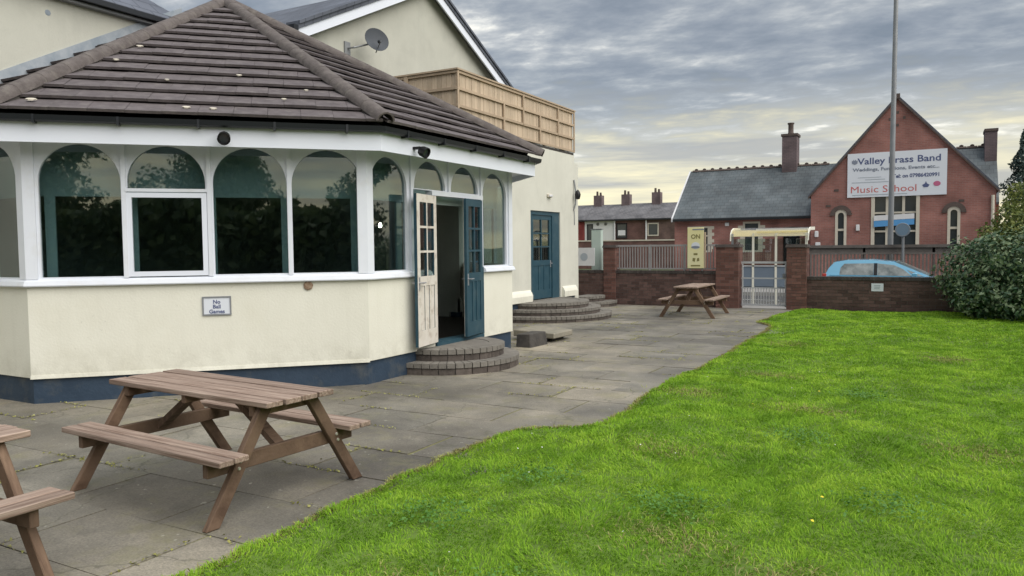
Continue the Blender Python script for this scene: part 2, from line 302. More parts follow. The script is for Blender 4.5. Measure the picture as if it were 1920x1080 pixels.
# ------------------------------------------------------------------ mesh building
class MB:
    def __init__(s): s.v = []; s.f = []; s.sm = False
    def quad(s, *p):
        i = len(s.v); s.v += [tuple(a) for a in p]; s.f.append(tuple(range(i, i+len(p)))); return s
    def hexa(s, b, t):            # bottom ring b, top ring t, both counter-clockwise seen from the top
        i = len(s.v); n = len(b); s.v += [tuple(a) for a in b] + [tuple(a) for a in t]
        s.f.append(tuple(range(i+n-1, i-1, -1))); s.f.append(tuple(range(i+n, i+2*n)))
        for k in range(n): s.f.append((i+k, i+(k+1) % n, i+n+(k+1) % n, i+n+k))
        return s
    def box(s, x0, x1, y0, y1, z0, z1):
        return s.hexa([(x0, y0, z0), (x1, y0, z0), (x1, y1, z0), (x0, y1, z0)], [(x0, y0, z1), (x1, y0, z1), (x1, y1, z1), (x0, y1, z1)])
    def beam(s, a, b, w, h, up=(0, 0, 1)):      # rectangular bar from a to b: w sideways, h along up
        a = Vector(a); b = Vector(b); d = (b-a).normalized(); sd_ = d.cross(Vector(up))
        if sd_.length < 1e-5: sd_ = d.cross(Vector((1, 0, 0)))
        sd_.normalize(); u_ = sd_.cross(d).normalized(); sd_ *= w/2; u_ *= h/2
        return s.hexa([a-sd_-u_, a+sd_-u_, a+sd_+u_, a-sd_+u_][::-1], [b-sd_-u_, b+sd_-u_, b+sd_+u_, b-sd_+u_][::-1])
    def tube(s, a, b, r0, r1=None, n=10, caps=True):
        r1 = r0 if r1 is None else r1; a = Vector(a); b = Vector(b); d = (b-a).normalized()
        x = d.cross(Vector((0, 0, 1)));  x = x.normalized() if x.length > 1e-4 else Vector((1, 0, 0)); y = d.cross(x)
        i = len(s.v)
        for (c, r) in ((a, r0), (b, r1)):
            for k in range(n):
                t = 2*PI*k/n; s.v.append(tuple(c + x*(r*math.cos(t)) + y*(r*math.sin(t))))
        for k in range(n): s.f.append((i+k, i+(k+1) % n, i+n+(k+1) % n, i+n+k))
        if caps: s.f.append(tuple(range(i+n-1, i-1, -1))); s.f.append(tuple(range(i+n, i+2*n)))
        return s
    def sweep(s, pts, r, n=8):
        for a, b in zip(pts[:-1], pts[1:]): s.tube(a, b, r, r, n)
        return s
    def lathe(s, prof, n=24, o=(0, 0, 0), a0=0, a1=2*PI, axis=None):
        full = abs(a1-a0-2*PI) < 1e-6; k = n if full else n+1; i = len(s.v); o = Vector(o)
        rot = Vector((0, 0, 1)).rotation_difference(Vector(axis)) if axis is not None else None
        for (r, z) in prof:
            for j in range(k):
                t = a0+(a1-a0)*j/n; p = Vector((r*math.cos(t), r*math.sin(t), z))
                if rot: p = rot @ p
                s.v.append(tuple(o+p))
        for a in range(len(prof)-1):
            for j in range(n):
                b = (j+1) % k
                s.f.append((i+a*k+j, i+a*k+b, i+(a+1)*k+b, i+(a+1)*k+j))
        return s
    def ext2d(s, polys, o, ex, ez, n, d0, d1):   # polygons in the (ex, ez) plane at o, thickened along n from d0 to d1
        o = Vector(o); ex = Vector(ex); ez = Vector(ez); n = Vector(n); idx = {}; P = []; edges = {}; faces = []
        flip = ex.cross(ez).dot(n) < 0
        for pl in polys:
            ids = []
            for (a, b) in pl:
                k = (round(a, 5), round(b, 5))
                if k not in idx: idx[k] = len(P); P.append(k)
                if not ids or ids[-1] != idx[k]: ids.append(idx[k])
            if len(ids) > 1 and ids[0] == ids[-1]: ids.pop()
            if len(ids) < 3: continue
            ar = sum(P[ids[i]][0]*P[ids[(i+1) % len(ids)]][1]-P[ids[(i+1) % len(ids)]][0]*P[ids[i]][1] for i in range(len(ids)))
            if (ar < 0) != flip: ids = ids[::-1]
            faces.append(ids)
            for i in range(len(ids)):
                e = (ids[i], ids[(i+1) % len(ids)])
                if (e[1], e[0]) in edges: del edges[(e[1], e[0])]
                else: edges[e] = 1
        i0 = len(s.v); N = len(P)
        for d in (d1, d0): s.v += [tuple(o+ex*a+ez*b+n*d) for a, b in P]
        for ids in faces:
            s.f.append(tuple(i0+i for i in ids)); s.f.append(tuple(i0+N+i for i in ids[::-1]))
        for a, b in edges: s.f.append((i0+a, i0+N+a, i0+N+b, i0+b))
        return s
    def strip(s, sections):         # closed cross-sections joined in sequence, capped
        n = len(sections[0]); i = len(s.v)
        for sc in sections: s.v += [tuple(p) for p in sc]
        for a in range(len(sections)-1):
            for k in range(n): s.f.append((i+a*n+k, i+a*n+(k+1) % n, i+(a+1)*n+(k+1) % n, i+(a+1)*n+k))
        s.f.append(tuple(range(i+n-1, i-1, -1))); L = i+(len(sections)-1)*n; s.f.append(tuple(range(L, L+n)))
        return s

def fix_normals(me):
    bm = bmesh.new(); bm.from_mesh(me); bmesh.ops.recalc_face_normals(bm, faces=bm.faces); bm.to_mesh(me); bm.free()
def to_mesh(mb, name, m, off=(0, 0, 0), smooth=False, bevel=0.):
    me = bpy.data.meshes.new(name); ox, oy, oz = off
    me.from_pydata([(x-ox, y-oy, z-oz) for x, y, z in mb.v], [], mb.f)
    bm = bmesh.new(); bm.from_mesh(me)
    bmesh.ops.recalc_face_normals(bm, faces=bm.faces)
    if bevel: bmesh.ops.bevel(bm, geom=bm.edges[:], offset=bevel, segments=1, profile=.5, affect='EDGES', clamp_overlap=True)
    bm.to_mesh(me); bm.free()
    if smooth: me.shade_smooth(); me.set_sharp_from_angle(angle=R(40))
    if m is not None: me.materials.append(m)
    return me
def OFF(o): return Vector(o.get('_w', (0, 0, 0))) if o is not None else Vector((0, 0, 0))
offs = {}
def part(name, mb, m, parent=None, smooth=False, bevel=0., world=True):
    """one mesh object; with world=True the builder's points are world positions of an unrotated thing"""
    off = offs.get(parent.name, Vector()) if (parent is not None and world) else Vector()
    me = to_mesh(mb, name, m, off, smooth, bevel)
    o = bpy.data.objects.new(name, me); COL.objects.link(o)
    if parent is not None: o.parent = parent
    offs[o.name] = off
    return o
def put(name, me, loc, parent, rot=None):
    """another object on a shared mesh, at a world position"""
    o = bpy.data.objects.new(name, me); COL.objects.link(o); o.parent = parent
    o.location = Vector(loc) - offs.get(parent.name, Vector())
    if rot is not None: o.rotation_euler = rot
    offs[o.name] = Vector(loc)
    return o
def thing(name, label, cat, loc=(0, 0, 0), rz=0., group=None):
    o = bpy.data.objects.new(name, None); COL.objects.link(o); o.location = loc; o.rotation_euler = (0, 0, rz)
    o.empty_display_size = .2
    o['label'] = label; o['category'] = cat
    if group: o['group'] = group
    offs[o.name] = Vector(loc) if rz == 0 else Vector()
    return o
def tag(o, label, cat, group=None):
    o['label'] = label; o['category'] = cat
    if group: o['group'] = group
    return o
def structure(name, mb, m, label=None):
    o = part(name, mb, m); o['kind'] = 'structure'
    if label: o['label'] = label
    return o
def stuff(o): o['kind'] = 'stuff'; return o
def dup(root, loc, rz, label):
    r = root.copy(); COL.objects.link(r); r.location = loc; r.rotation_euler = (0, 0, rz); r['label'] = label
    for ch in list(root.children):
        c = ch.copy(); COL.objects.link(c); c.parent = r
        for g in ch.children:
            d = g.copy(); COL.objects.link(d); d.parent = c
    return r
def text_polys(txt, size, bold=0.):
    cu = bpy.data.curves.new('lettering', 'FONT'); cu.body = txt; cu.size = size; cu.offset = bold; cu.align_x = 'LEFT'; cu.resolution_u = 3
    o = bpy.data.objects.new('lettering', cu); COL.objects.link(o)
    dg = bpy.context.evaluated_depsgraph_get(); me = bpy.data.meshes.new_from_object(o.evaluated_get(dg))
    bpy.data.objects.remove(o); bpy.data.curves.remove(cu)
    return me
def lettering(txt, size, m, parent, o, ex, ez, width=None, bold=0., center=False, name='lettering'):
    """flat print: letters laid on a sign face at o, running along ex"""
    me = text_polys(txt, size, bold)
    xs = [v.co.x for v in me.vertices]; x0, x1 = min(xs), max(xs); k = width/(x1-x0) if width else 1.
    if center: mid = (x0+x1)/2
    else: mid = x0
    o = Vector(o); ex = Vector(ex); ez = Vector(ez); off = offs.get(parent.name, Vector())
    for v in me.vertices: v.co = o + ex*((v.co.x-mid)*k) + ez*v.co.y - off
    me.materials.append(m)
    ob = bpy.data.objects.new(name, me); COL.objects.link(ob); ob.parent = parent; offs[ob.name] = off
    return ob

# ------------------------------------------------------------------ ground, road, patio
GZ = -.36
structure('ground', MB().quad((-900, -900, GZ), (900, -900, GZ), (900, 900, GZ), (-900, 900, GZ)), M['earth'])
structure('road', MB().quad((-90, 24.2, -.30), (90, 24.2, -.30), (90, 28.9, -.30), (-90, 28.9, -.30)), M['asphalt'])
structure('pavement', MB().box(-90, 90, 19.66, 24.05, GZ-.05, -.19), M['pave'])
structure('kerb', MB().box(-90, 90, 24.05, 24.2, GZ-.05, -.17), M['kerb'])
structure('pavement', MB().box(-90, 90, 29.05, 37.7, GZ-.05, -.19), M['pave'])
structure('kerb', MB().box(-90, 90, 28.9, 29.05, GZ-.05, -.17), M['kerb'])
mk = MB()
for i in range(-14, 15): mk.quad((i*3, 26.62, -.296), (i*3+1.6, 26.62, -.296), (i*3+1.6, 26.72, -.296), (i*3, 26.72, -.296))
structure('road_marking', mk, M['line'])
for yy in (24.45, 24.62):
    structure('road_marking', MB().quad((-30, yy, -.296), (12, yy, -.296), (12, yy+.08, -.296), (-30, yy+.08, -.296)), M['line'])

LE = [(-3.40, -.5), (-3.20, 1.2), (-3.08, 2.46), (-3.06, 3.09), (-3.12, 4.16), (-3.12, 5.3), (-3.02, 5.78), (-2.72, 5.98), (-2.5, 6.12), (-2.47, 6.8), (-2.58, 8.16), (-2.55, 9.29), (-2.50, 10.8), (-2.56, 12.4), (-2.58, 14.6), (-2.66, 15.3), (-3.02, 15.95), (-3.0, 16.5), (-2.9, 17.92), (-2.70, 19.3)]
def lawn_x(y):
    for (a, ya), (b, yb) in zip(LE[:-1], LE[1:]):
        if ya <= y <= yb:
            t = (y-ya)/(yb-ya); return a+(b-a)*t+.020*math.sin(7.3*y+2*math.sin(2.9*y))+.013*math.sin(19*y+3*math.sin(5.1*y))+.008*math.sin(47*y)
    return LE[0][0] if y < LE[0][1] else LE[-1][0]
def lawn_h(x, y):
    return .022 + .012*np.sin(1.9*x+.7*y) + .010*np.sin(2.7*y-1.3*x+1) + .006*np.sin(5.1*x+4.3*y)

pat = part('patio', MB().box(-12, -2.2, -2, 19.66, GZ-.05, -.009), M['joint']); pat['kind'] = 'structure'
OC = Vector((-9.885, 8.6825, 0)); AP = 4.178
def corner(o, k):          # conservatory octagon corner k at offset o outside the wall face: 0,1,2,3 = P0..P3
    a = {0: (-.41421, -1), 1: (.41421*1, -1)}.get(k)
    ang = R(-112.5+45*(k+1)-45+0)      # corners counter-clockwise
    r = (AP+o)/math.cos(R(22.5))
    ang = R([-65.5, -22.5, 22.5, 67.5][k]) if False else R([-67.5, -22.5, 22.5, 67.5][k])
    return Vector((OC.x + r*math.cos(ang), OC.y + r*math.sin(ang), 0))
def corner_left(o):        # the hidden corner on the far left
    r = (AP+o)/math.cos(R(22.5)); return Vector((OC.x + r*math.cos(R(-112.5)), OC.y + r*math.sin(R(-112.5)), 0))
CORN = lambda o, k: corner_left(o) if k == -1 else corner(o, k)
def inside_oct(x, y):
    d = Vector((x-OC.x, y-OC.y))
    return all(d.x*math.cos(R(a))+d.y*math.sin(R(a)) < AP-.03 for a in (-90, -45, 0, 45))
sw, sl = .90, .62
nx = 0
for j in range(32):
    y0 = -.25+j*sl
    for i in range(-1, 11):
        x0 = -11.6+i*sw+(.45 if j % 2 else 0)+random.uniform(-.012, .012); x1 = x0+sw-.006; y1 = y0+sl-.006
        if x1 > -2.25: x1 = -2.25
        if x1-x0 < .15: continue
        if all(inside_oct(a, b) for a in (x0, x1) for b in (y0, y1)): continue
        if x1 < -7.8 and y0 > 11.5: continue
        if x0 < -9.6 and y0 < 3.8 and y0 < -x0*.35: continue
        if y0 > 19.2: continue
        if x0 > lawn_x((y0+y1)/2)+.35: continue
        t = [random.uniform(-.0045, .0045) for _ in range(4)]
        z = -.003
        mb = MB().hexa([(x0, y0, -.05), (x1, y0, -.05), (x1, y1, -.05), (x0, y1, -.05)],
                       [(x0, y0, z+t[0]), (x1, y0, z+t[1]), (x1, y1, z+t[2]), (x0, y1, z+t[3])])
        part('paving_slab', mb, M['slab'], pat); nx += 1

# ------------------------------------------------------------------ lawn
gx = np.linspace(0, 1, 60) ** 1.3; gy = np.linspace(-.5, 19.35, 420)
lm = MB(); ROW = len(gx)
for y in gy:
    xl = lawn_x(y)
    for k, t in enumerate(gx):
        x = xl+(9-xl)*t; lm.v.append((x, y, float(lawn_h(x, y)) - (.03 if k == 0 else 0)))
for j in range(len(gy)-1):
    for i in range(ROW-1): a = j*ROW+i; lm.f.append((a, a+1, a+ROW+1, a+ROW))
structure('lawn', lm, M['soil'])

def blades(name, P, H, Wd, lean, m, parent=None, ang=None):
    """many blades: 5 points and 3 triangles each, given root points P (n,3)"""
    n = len(P); a = np.random.rand(n)*2*PI; b = np.random.rand(n)*2*PI if ang is None else ang
    d = np.stack([np.cos(a), np.sin(a), np.zeros(n)], 1); l = np.stack([np.cos(b), np.sin(b), np.zeros(n)], 1)*lean[:, None]
    up = np.array([0, 0, 1.])
    w = Wd[:, None]; h = H[:, None]
    v = np.empty((n, 5, 3))
    v[:, 0] = P-d*w/2; v[:, 1] = P+d*w/2
    mid = P+l*h*.35+up*h*.6
    v[:, 2] = mid-d*w*.42; v[:, 3] = mid+d*w*.42
    v[:, 4] = P+l*h*1.1+up*h*(1-.35*lean[:, None])
    f = np.array([[0, 1, 3], [0, 3, 2], [2, 3, 4]])
    fs = (np.arange(n)[:, None, None]*5+f[None]).reshape(-1, 3)
    me = bpy.data.meshes.new(name); me.vertices.add(n*5); me.vertices.foreach_set('co', v.reshape(-1).astype(np.float32))
    me.loops.add(len(fs)*3); me.loops.foreach_set('vertex_index', fs.reshape(-1).astype(np.int32))
    me.polygons.add(len(fs)); me.polygons.foreach_set('loop_start', (np.arange(len(fs))*3).astype(np.int32))
    me.update(calc_edges=True); me.materials.append(m)
    o = bpy.data.objects.new(name, me); COL.objects.link(o)
    if parent is not None: o.parent = parent
    return o
def scatter(y0, y1, dens, x1f):
    ys = []; xs = []
    for yy in np.arange(y0, y1, .1):
        xl = lawn_x(yy+.05)-.035; xr = x1f(yy); n = int(dens*.1*(xr-xl))
        ys.append(yy+np.random.rand(n)*.1); xs.append(xl+np.random.rand(n)*(xr-xl))
    return np.concatenate(xs), np.concatenate(ys)
def tuft(x, y):     # longer and shorter places in the lawn
    a = .5+.5*np.sin(2.3*x+1.1*y+2*np.sin(.9*y))*np.sin(1.7*y-.8*x+2*np.sin(1.3*x))
    b = .5+.5*np.sin(9.1*x+3.7*y+1.7*np.sin(4.3*y+x))*np.sin(7.7*y-4.1*x+1.9*np.sin(5.2*x-y))
    c = .5+.5*np.sin(21*x-9*y+2*np.sin(11*y))*np.sin(18*y+8*x+2*np.sin(13*x))
    return np.clip(.40*a+.40*b+.30*c-.05, 0, 1)
def lean_dir(x, y):
    return 2.6*np.sin(3.3*x+1.9*y+1.3*np.sin(2.1*y))+2.2*np.sin(6.3*y-4.2*x+1.5*np.sin(3.7*x))+1.0*np.sin(13*x+11*y)
GP = []; GH = []; GW = []
for y0, y1, dens, wd in ((1.9, 5.5, 8000, .0050), (5.5, 9, 5200, .0068), (9, 13.5, 3000, .0095), (13.5, 19.35, 1700, .0135)):
    x, y = scatter(y0, y1, dens, lambda yy: min(.13*yy+1.9, 4.4))
    t = tuft(x, y)
    GP.append(np.stack([x, y, lawn_h(x, y)-.004], 1)); n = len(x)
    GH.append((.014+.037*t)*(.6+.7*np.random.rand(n))); GW.append(wd*(.7+.6*np.random.rand(n)))
GP = np.concatenate(GP); GH = np.concatenate(GH); GW = np.concatenate(GW)
g = stuff(blades('grass', GP, GH, GW, .45+.95*np.random.rand(len(GP)), M['grass'], ang=lean_dir(GP[:, 0], GP[:, 1])+np.random.normal(0, .7, len(GP))))
g['label'] = 'bright green mown lawn grass beside the patio'; g['category'] = 'grass'
# fringe that creeps over the paving edge
ys = np.random.uniform(1.5, 19.2, 14000); xs = np.array([lawn_x(a) for a in ys])-np.abs(np.random.normal(.0, .022, len(ys)))-.025
o = stuff(blades('grass_fringe', np.stack([xs, ys, np.full(len(xs), .0)], 1), .02+.03*np.random.rand(len(xs)), np.full(len(xs), .007), .4+.9*np.random.rand(len(xs)), M['straw']))
o['label'] = 'ragged grass creeping over the paving edge'; o['category'] = 'grass'

def leaf_cloud(name, C, Nrm, size, m, parent=None, aspect=.5, fold=.25, jitter=.8):
    """bent leaf faces (two quads each) at points C facing roughly Nrm"""
    n = len(C); nr = Nrm+np.random.normal(0, jitter, (n, 3)); nr /= np.linalg.norm(nr, axis=1)[:, None]
    t = np.random.normal(0, 1, (n, 3)); t -= nr*(t*nr).sum(1)[:, None]; t /= np.linalg.norm(t, axis=1)[:, None]
    b = np.cross(nr, t); s = size[:, None]; w = s*aspect
    v = np.empty((n, 6, 3))
    v[:, 0] = C-t*s*.5; v[:, 1] = C+b*w*.5+nr*s*fold*.3; v[:, 2] = C+t*s*.5-nr*s*fold*.3; v[:, 3] = C-b*w*.5+nr*s*fold*.3
    v[:, 4] = C-t*s*.1; v[:, 5] = C+t*s*.25
    f = np.array([[0, 1, 4], [4, 1, 5], [1, 2, 5], [0, 4, 3], [4, 5, 3], [3, 5, 2]])
    fs = (np.arange(n)[:, None, None]*6+f[None]).reshape(-1, 3)
    me = bpy.data.meshes.new(name); me.vertices.add(n*6); me.vertices.foreach_set('co', v.reshape(-1).astype(np.float32))
    me.loops.add(len(fs)*3); me.loops.foreach_set('vertex_index', fs.reshape(-1).astype(np.int32))
    me.polygons.add(len(fs)); me.polygons.foreach_set('loop_start', (np.arange(len(fs))*3).astype(np.int32))
    me.update(calc_edges=True); me.materials.append(m)
    o = bpy.data.objects.new(name, me); COL.objects.link(o)
    if parent is not None: o.parent = parent
    return o
def blob_points(blobs, n):
    """points near the surfaces of several lumps, with outward directions"""
    vol = np.array([b[3]*b[4]*b[5] for b in blobs])**(2/3); k = np.random.choice(len(blobs), n, p=vol/vol.sum())
    B = np.array(blobs)[k]; d = np.random.normal(0, 1, (n, 3)); d /= np.linalg.norm(d, axis=1)[:, None]
    r = 1-np.abs(np.random.normal(0, .22, n)); r *= 1+.14*np.sin(5*d[:, 0]+3*d[:, 2]+k)*np.sin(4*d[:, 1]+2*k)
    return B[:, :3]+d*B[:, 3:6]*r[:, None], d
# dry, thin patches
n = 5200; cc = [(-2.05, 2.75), (-1.2, 3.9), (-1.75, 5.6), (-.5, 3.6), (-1.0, 7.6), (-1.6, 9.4), (.3, 6.6), (-2.2, 7.9), (.2, 11.5), (-1.9, 12.5)]; k = np.random.randint(0, len(cc), n)
xy = np.array(cc)[k]+np.random.normal(0, 1, (n, 2))*np.array([.20, .13])
o = stuff(blades('dry_grass', np.stack([xy[:, 0], xy[:, 1], lawn_h(xy[:, 0], xy[:, 1])], 1), .02+.025*np.random.rand(n), np.full(n, .006), .6+.9*np.random.rand(n), M['straw']))
o['label'] = 'thin straw coloured patches in the lawn'; o['category'] = 'grass'
# clover patches and flowers in the lawn
n = 2600; cc = [(-1.35, 4.35), (-2.5, 3.6), (-.9, 6.4), (-.2, 4.9), (-1.7, 2.9), (-.6, 8.5), (-2.3, 4.6)]; k = np.random.randint(0, len(cc), n)
xy = np.array(cc)[k]+np.random.normal(0, .14, (n, 2))
o = stuff(leaf_cloud('clover', np.stack([xy[:, 0], xy[:, 1], lawn_h(xy[:, 0], xy[:, 1])+.022+.02*np.random.rand(n)], 1), np.tile([0, 0, 1.], (n, 1)), .014+.012*np.random.rand(n), M['weed'], aspect=.8, jitter=.35))
o['label'] = 'small dark patches of clover among the lawn grass'; o['category'] = 'clover'
for nm, cnt, m_, sz, lab in (('daisy', 34, M['daisy'], .013, 'scattered white daisies in the lawn'), ('dandelion', 5, M['dandelion'], .022, 'a few yellow dandelion heads in the lawn')):
    y = np.random.uniform(2.4, 11, cnt); x = np.array([lawn_x(a) for a in y])+.2+np.random.rand(cnt)*2.4
    o = stuff(leaf_cloud(nm, np.stack([x, y, lawn_h(x, y)+.05], 1), np.tile([0, 0, 1.], (cnt, 1)), np.full(cnt, sz), m_, aspect=.9, jitter=.3))
    o['label'] = lab; o['category'] = 'flowers'
# moss and weeds in the paving joints
n = 26000; jx = []; jy = []
for _ in range(n):
    if random.random() < .6:
        j = random.randint(1, 30); jy.append(-.25+j*sl-.007+random.gauss(0, .016)); jx.append(random.uniform(-9, -2.5))
    else:
        j = random.randint(1, 30); i = random.randint(2, 10); jx.append(-11.6+i*sw+(.45 if j % 2 else 0)-.007+random.gauss(0, .018)); jy.append(-.25+(j+random.random())*sl)
jx = np.array(jx); jy = np.array(jy)
keep = np.sin(3.1*jx+1.7*jy)+np.sin(2.3*jy-1.9*jx+2) + .5*np.sin(7*jx)*np.sin(6*jy) > .55
keep &= np.array([not inside_oct(a, b) for a, b in zip(jx, jy)]) & (jx < -2.6) & ~((jx < -7.7) & (jy > 11))
jx = jx[keep]; jy = jy[keep]
o = stuff(leaf_cloud('joint_moss', np.stack([jx, jy, np.full(len(jx), .005)], 1), np.tile([0, 0, 1.], (len(jx), 1)), .010+.016*np.random.rand(len(jx)), M['moss'], aspect=.8, jitter=.4))
o['label'] = 'moss and small weeds growing in the paving joints'; o['category'] = 'moss'

# ------------------------------------------------------------------ conservatory
con = thing('conservatory', 'cream eight sided conservatory with arched white windows and brown tiled roof', 'conservatory', (OC.x, OC.y, 0))
ZP, ZS = .27, 1.215                      # plinth top, sill underside
def fframe(k, o=0.):                     # facet k runs from corner k-1 to k ... facets: 0 left, 1 front diagonal, 2 right, 3 back diagonal
    a = CORN(o, k-1); b = CORN(o, k); ex = (b-a).normalized(); n = Vector((ex.y, -ex.x, 0)); return a, b, ex, n
def ring(mb, sec, ks, t0=0., t1=1.):
    """a cross-section of (offset, z) points run along facets ks with mitred corners"""
    for k in ks:
        pa = [CORN(o, k-1) + (CORN(o, k)-CORN(o, k-1))*t0 + Vector((0, 0, z)) for o, z in sec]
        pb = [CORN(o, k-1) + (CORN(o, k)-CORN(o, k-1))*t1 + Vector((0, 0, z)) for o, z in sec]
        mb.strip([pa, pb])
    return mb
SIDE = (CORN(0, 1)-CORN(0, 0)).length
D0, D1 = (8.30-CORN(0, 1).y)/SIDE, (9.50-CORN(0, 1).y)/SIDE   # doorway along facet 2
wall_sec = [(-.2, ZP), (0, ZP), (0, ZS), (-.2, ZS)]
for ks, t0, t1 in (((0,), .35, 1), ((1,), 0, 1), ((2,), 0, D0), ((2,), D1, 1), ((3,), 0, 1)):
    part('wall', ring(MB(), wall_sec, ks, t0, t1), M['cream'], con)
pl_sec = [(-.2, -.05), (-.028, -.05), (-.028, ZP), (-.2, ZP)]
for k in (0, 1, 2, 3): part('plinth', ring(MB(), pl_sec, (k,), .35 if k == 0 else 0, 1), M['navy'], con)
part('drip_edge', ring(MB(), [(-.1, ZP-.012), (.012, ZP-.012), (.004, ZP+.028), (-.1, ZP+.028)], (1,), 0, 1), M['cream'], con)
for k, t0, t1 in ((0, .35, 1), (1, 0, 1), (2, 0, D0-.012), (2, D1+.012, 1), (3, 0, 1)):
    part('sill', ring(MB(), [(-.15, ZS), (.045, ZS), (.05, ZS+.012), (.035, ZS+.055), (0, ZS+.075), (-.15, ZS+.075)], (k,), t0, t1), M['white'], con)
part('threshold', ring(MB(), [(-.2, ZP+.003), (.03, ZP+.003), (.03, ZP+.06), (-.2, ZP+.06)], (2,), D0, D1), M['teal'], con)
ZW0, ZW1 = ZS+.075, 2.735
def arch_pts(c, r, zs, n=18): return [(c-r*math.cos(PI*i/n), zs+r*math.sin(PI*i/n)) for i in range(n+1)]
def arch_panel(s0, s1, z0, z1, c, r, zs, zb):
    A = arch_pts(c, r, zs)
    P = [[(s0, zb), (c-r, zb), (c-r, zs), (s0, zs)], [(c+r, zb), (s1, zb), (s1, zs), (c+r, zs)]]
    if zb > z0: P.append([(s0, z0), (c-r, z0), (c+r, z0), (s1, z0), (s1, zb), (c+r, zb), (c-r, zb), (s0, zb)])
    P.append([(s0, zs), (c-r, zs), (c-r, z1), (s0, z1)]); P.append([(c+r, zs), (s1, zs), (s1, z1), (c+r, z1)])
    for (a, za), (b, zb_) in zip(A[:-1], A[1:]): P.append([(a, za), (b, zb_), (b, z1), (a, z1)])
    return P
def bay(k, s0, s1, c, r, kind='window', ztop=2.69):
    a, b, ex, n = fframe(k); zs = ztop-r; up = (0, 0, 1)
    if kind == 'window':
        fr = part('window', MB().ext2d(arch_panel(s0, s1, ZW0, ZW1, c, r, zs, ZW0+.018), a, ex, up, n, -.07, -.012), M['white'], con)
        gl = [[(c-r-.01, ZW0+.01), (c+r+.01, ZW0+.01), (c+r+.01, zs), (c-r-.01, zs)], [(x, z) for x, z in arch_pts(c, r+.01, zs)]]
        part('pane', MB().ext2d(gl, a, ex, up, n, -.052, -.046), M['glass'], fr)
    elif kind == 'opener':
        zt = 2.205
        fr = part('window', MB().ext2d(arch_panel(s0, s1, zt, ZW1, c, r, zs, zt+.03), a, ex, up, n, -.07, -.012)
                  .ext2d([[(s0, ZW0), (c-r, ZW0), (c-r, zt), (s0, zt)], [(c+r, ZW0), (s1, ZW0), (s1, zt), (c+r, zt)]], a, ex, up, n, -.07, -.012), M['white'], con)
        part('pane', MB().ext2d([[(c-r-.01, zt+.02), (c+r+.01, zt+.02), (c+r+.01, zs), (c-r-.01, zs)], arch_pts(c, r+.01, zs)], a, ex, up, n, -.052, -.046), M['glass'], fr)
        part('transom', MB().ext2d([[(c-r-.02, zt-.005), (c+r+.02, zt-.005), (c+r+.02, zt+.03), (c-r-.02, zt+.03)]], a, ex, up, n, -.012, .022), M['white'], fr)
        x0, x1, z0, z1, w = c-r-.012, c+r+.012, ZW0+.012, zt-.012, .052
        part('casement', MB().ext2d([[(x0, z0), (x0+w, z0), (x0+w, z1), (x0, z1)], [(x1-w, z0), (x1, z0), (x1, z1), (x1-w, z1)],
             [(x0+w, z0), (x1-w, z0), (x1-w, z0+w), (x0+w, z0+w)], [(x0+w, z1-w), (x1-w, z1-w), (x1-w, z1), (x0+w, z1)]], a, ex, up, n, -.04, .012), M['upvc'], fr)
        part('pane', MB().ext2d([[(x0+w-.005, z0+w-.005), (x1-w+.005, z0+w-.005), (x1-w+.005, z1-w+.005), (x0+w-.005, z1-w+.005)]], a, ex, up, n, -.022, -.016), M['glass'], fr)
    else:       # fanlight over the door
        zt = 2.315
        fr = part('fanlight', MB().ext2d(arch_panel(s0, s1, zt, ZW1, c, r, max(zs, zt+.02), zt+.012), a, ex, up, n, -.07, -.012), M['white'], con)
        zz_ = max(zs, zt+.02)
        part('pane', MB().ext2d([[(c-r-.01, zt+.006), (c+r+.01, zt+.006), (c+r+.01, zz_), (c-r-.01, zz_)], arch_pts(c, r+.008, zz_)], a, ex, up, n, -.052, -.046), M['glass'], fr)
def post(k, s, w=.05, z0=ZW0, z1=ZW1, proud=.016):
    a, b, ex, n = fframe(k)
    mb = MB().ext2d([[(s-w/2, z0), (s+w/2, z0), (s+w/2, z1), (s-w/2, z1)]], a, ex, (0, 0, 1), n, -.012, proud)
    part('mullion', mb, M['white'], con)
c1 = [.52, 1.352, 2.20, 3.025]; e1 = [.10, .936, 1.776, 2.612, SIDE-.03]
for i, c in enumerate(c1): bay(1, e1[i], e1[i+1], c, .385, 'opener' if i == 1 else 'window')
for s in e1[1:4]: post(1, s, .045)
c2 = [.435, 1.295, 2.135, 2.965]; e2 = [.03, .865, 1.715, 2.55, SIDE-.06]
for i, c in enumerate(c2): bay(2, e2[i], e2[i+1], c, .352, 'fan' if i in (1, 2) else 'window', 2.665)
for s in e2[1:4]: post(2, s, .045, 2.30 if s == e2[2] else ZW0)
c0 = [SIDE-.53-.84*i for i in range(3)]; e0 = [SIDE-.10, SIDE-.95, SIDE-1.79, SIDE-2.6]
for i, c in enumerate(c0): bay(0, e0[i+1], e0[i], c, .385)
for s in e0[1:3]: post(0, s, .045)
for i in range(4): bay(3, .05+i*.84, .05+(i+1)*.84 if i < 3 else SIDE-.05, .05+i*.84+.42, .36)
for k in (0, 1, 2):       # corner posts
    w = .11
    def cs(o, t): return None
    mb = MB()
    A = CORN(.012, k); pa, pb, exa, na = fframe(k); _, _, exb, nb = fframe(k+1)
    p1 = A-exa*w; p2 = A+exb*w; p3 = p2-nb*.1; p4 = CORN(-.09, k); p5 = p1-na*.1
    mb.hexa([(p.x, p.y, ZW0) for p in (p1, A, p2, p3, p4, p5)], [(p.x, p.y, ZW1) for p in (p1, A, p2, p3, p4, p5)])
    part('corner_post', mb, M['white'], con)
a2, b2, ex2, n2_ = fframe(2)
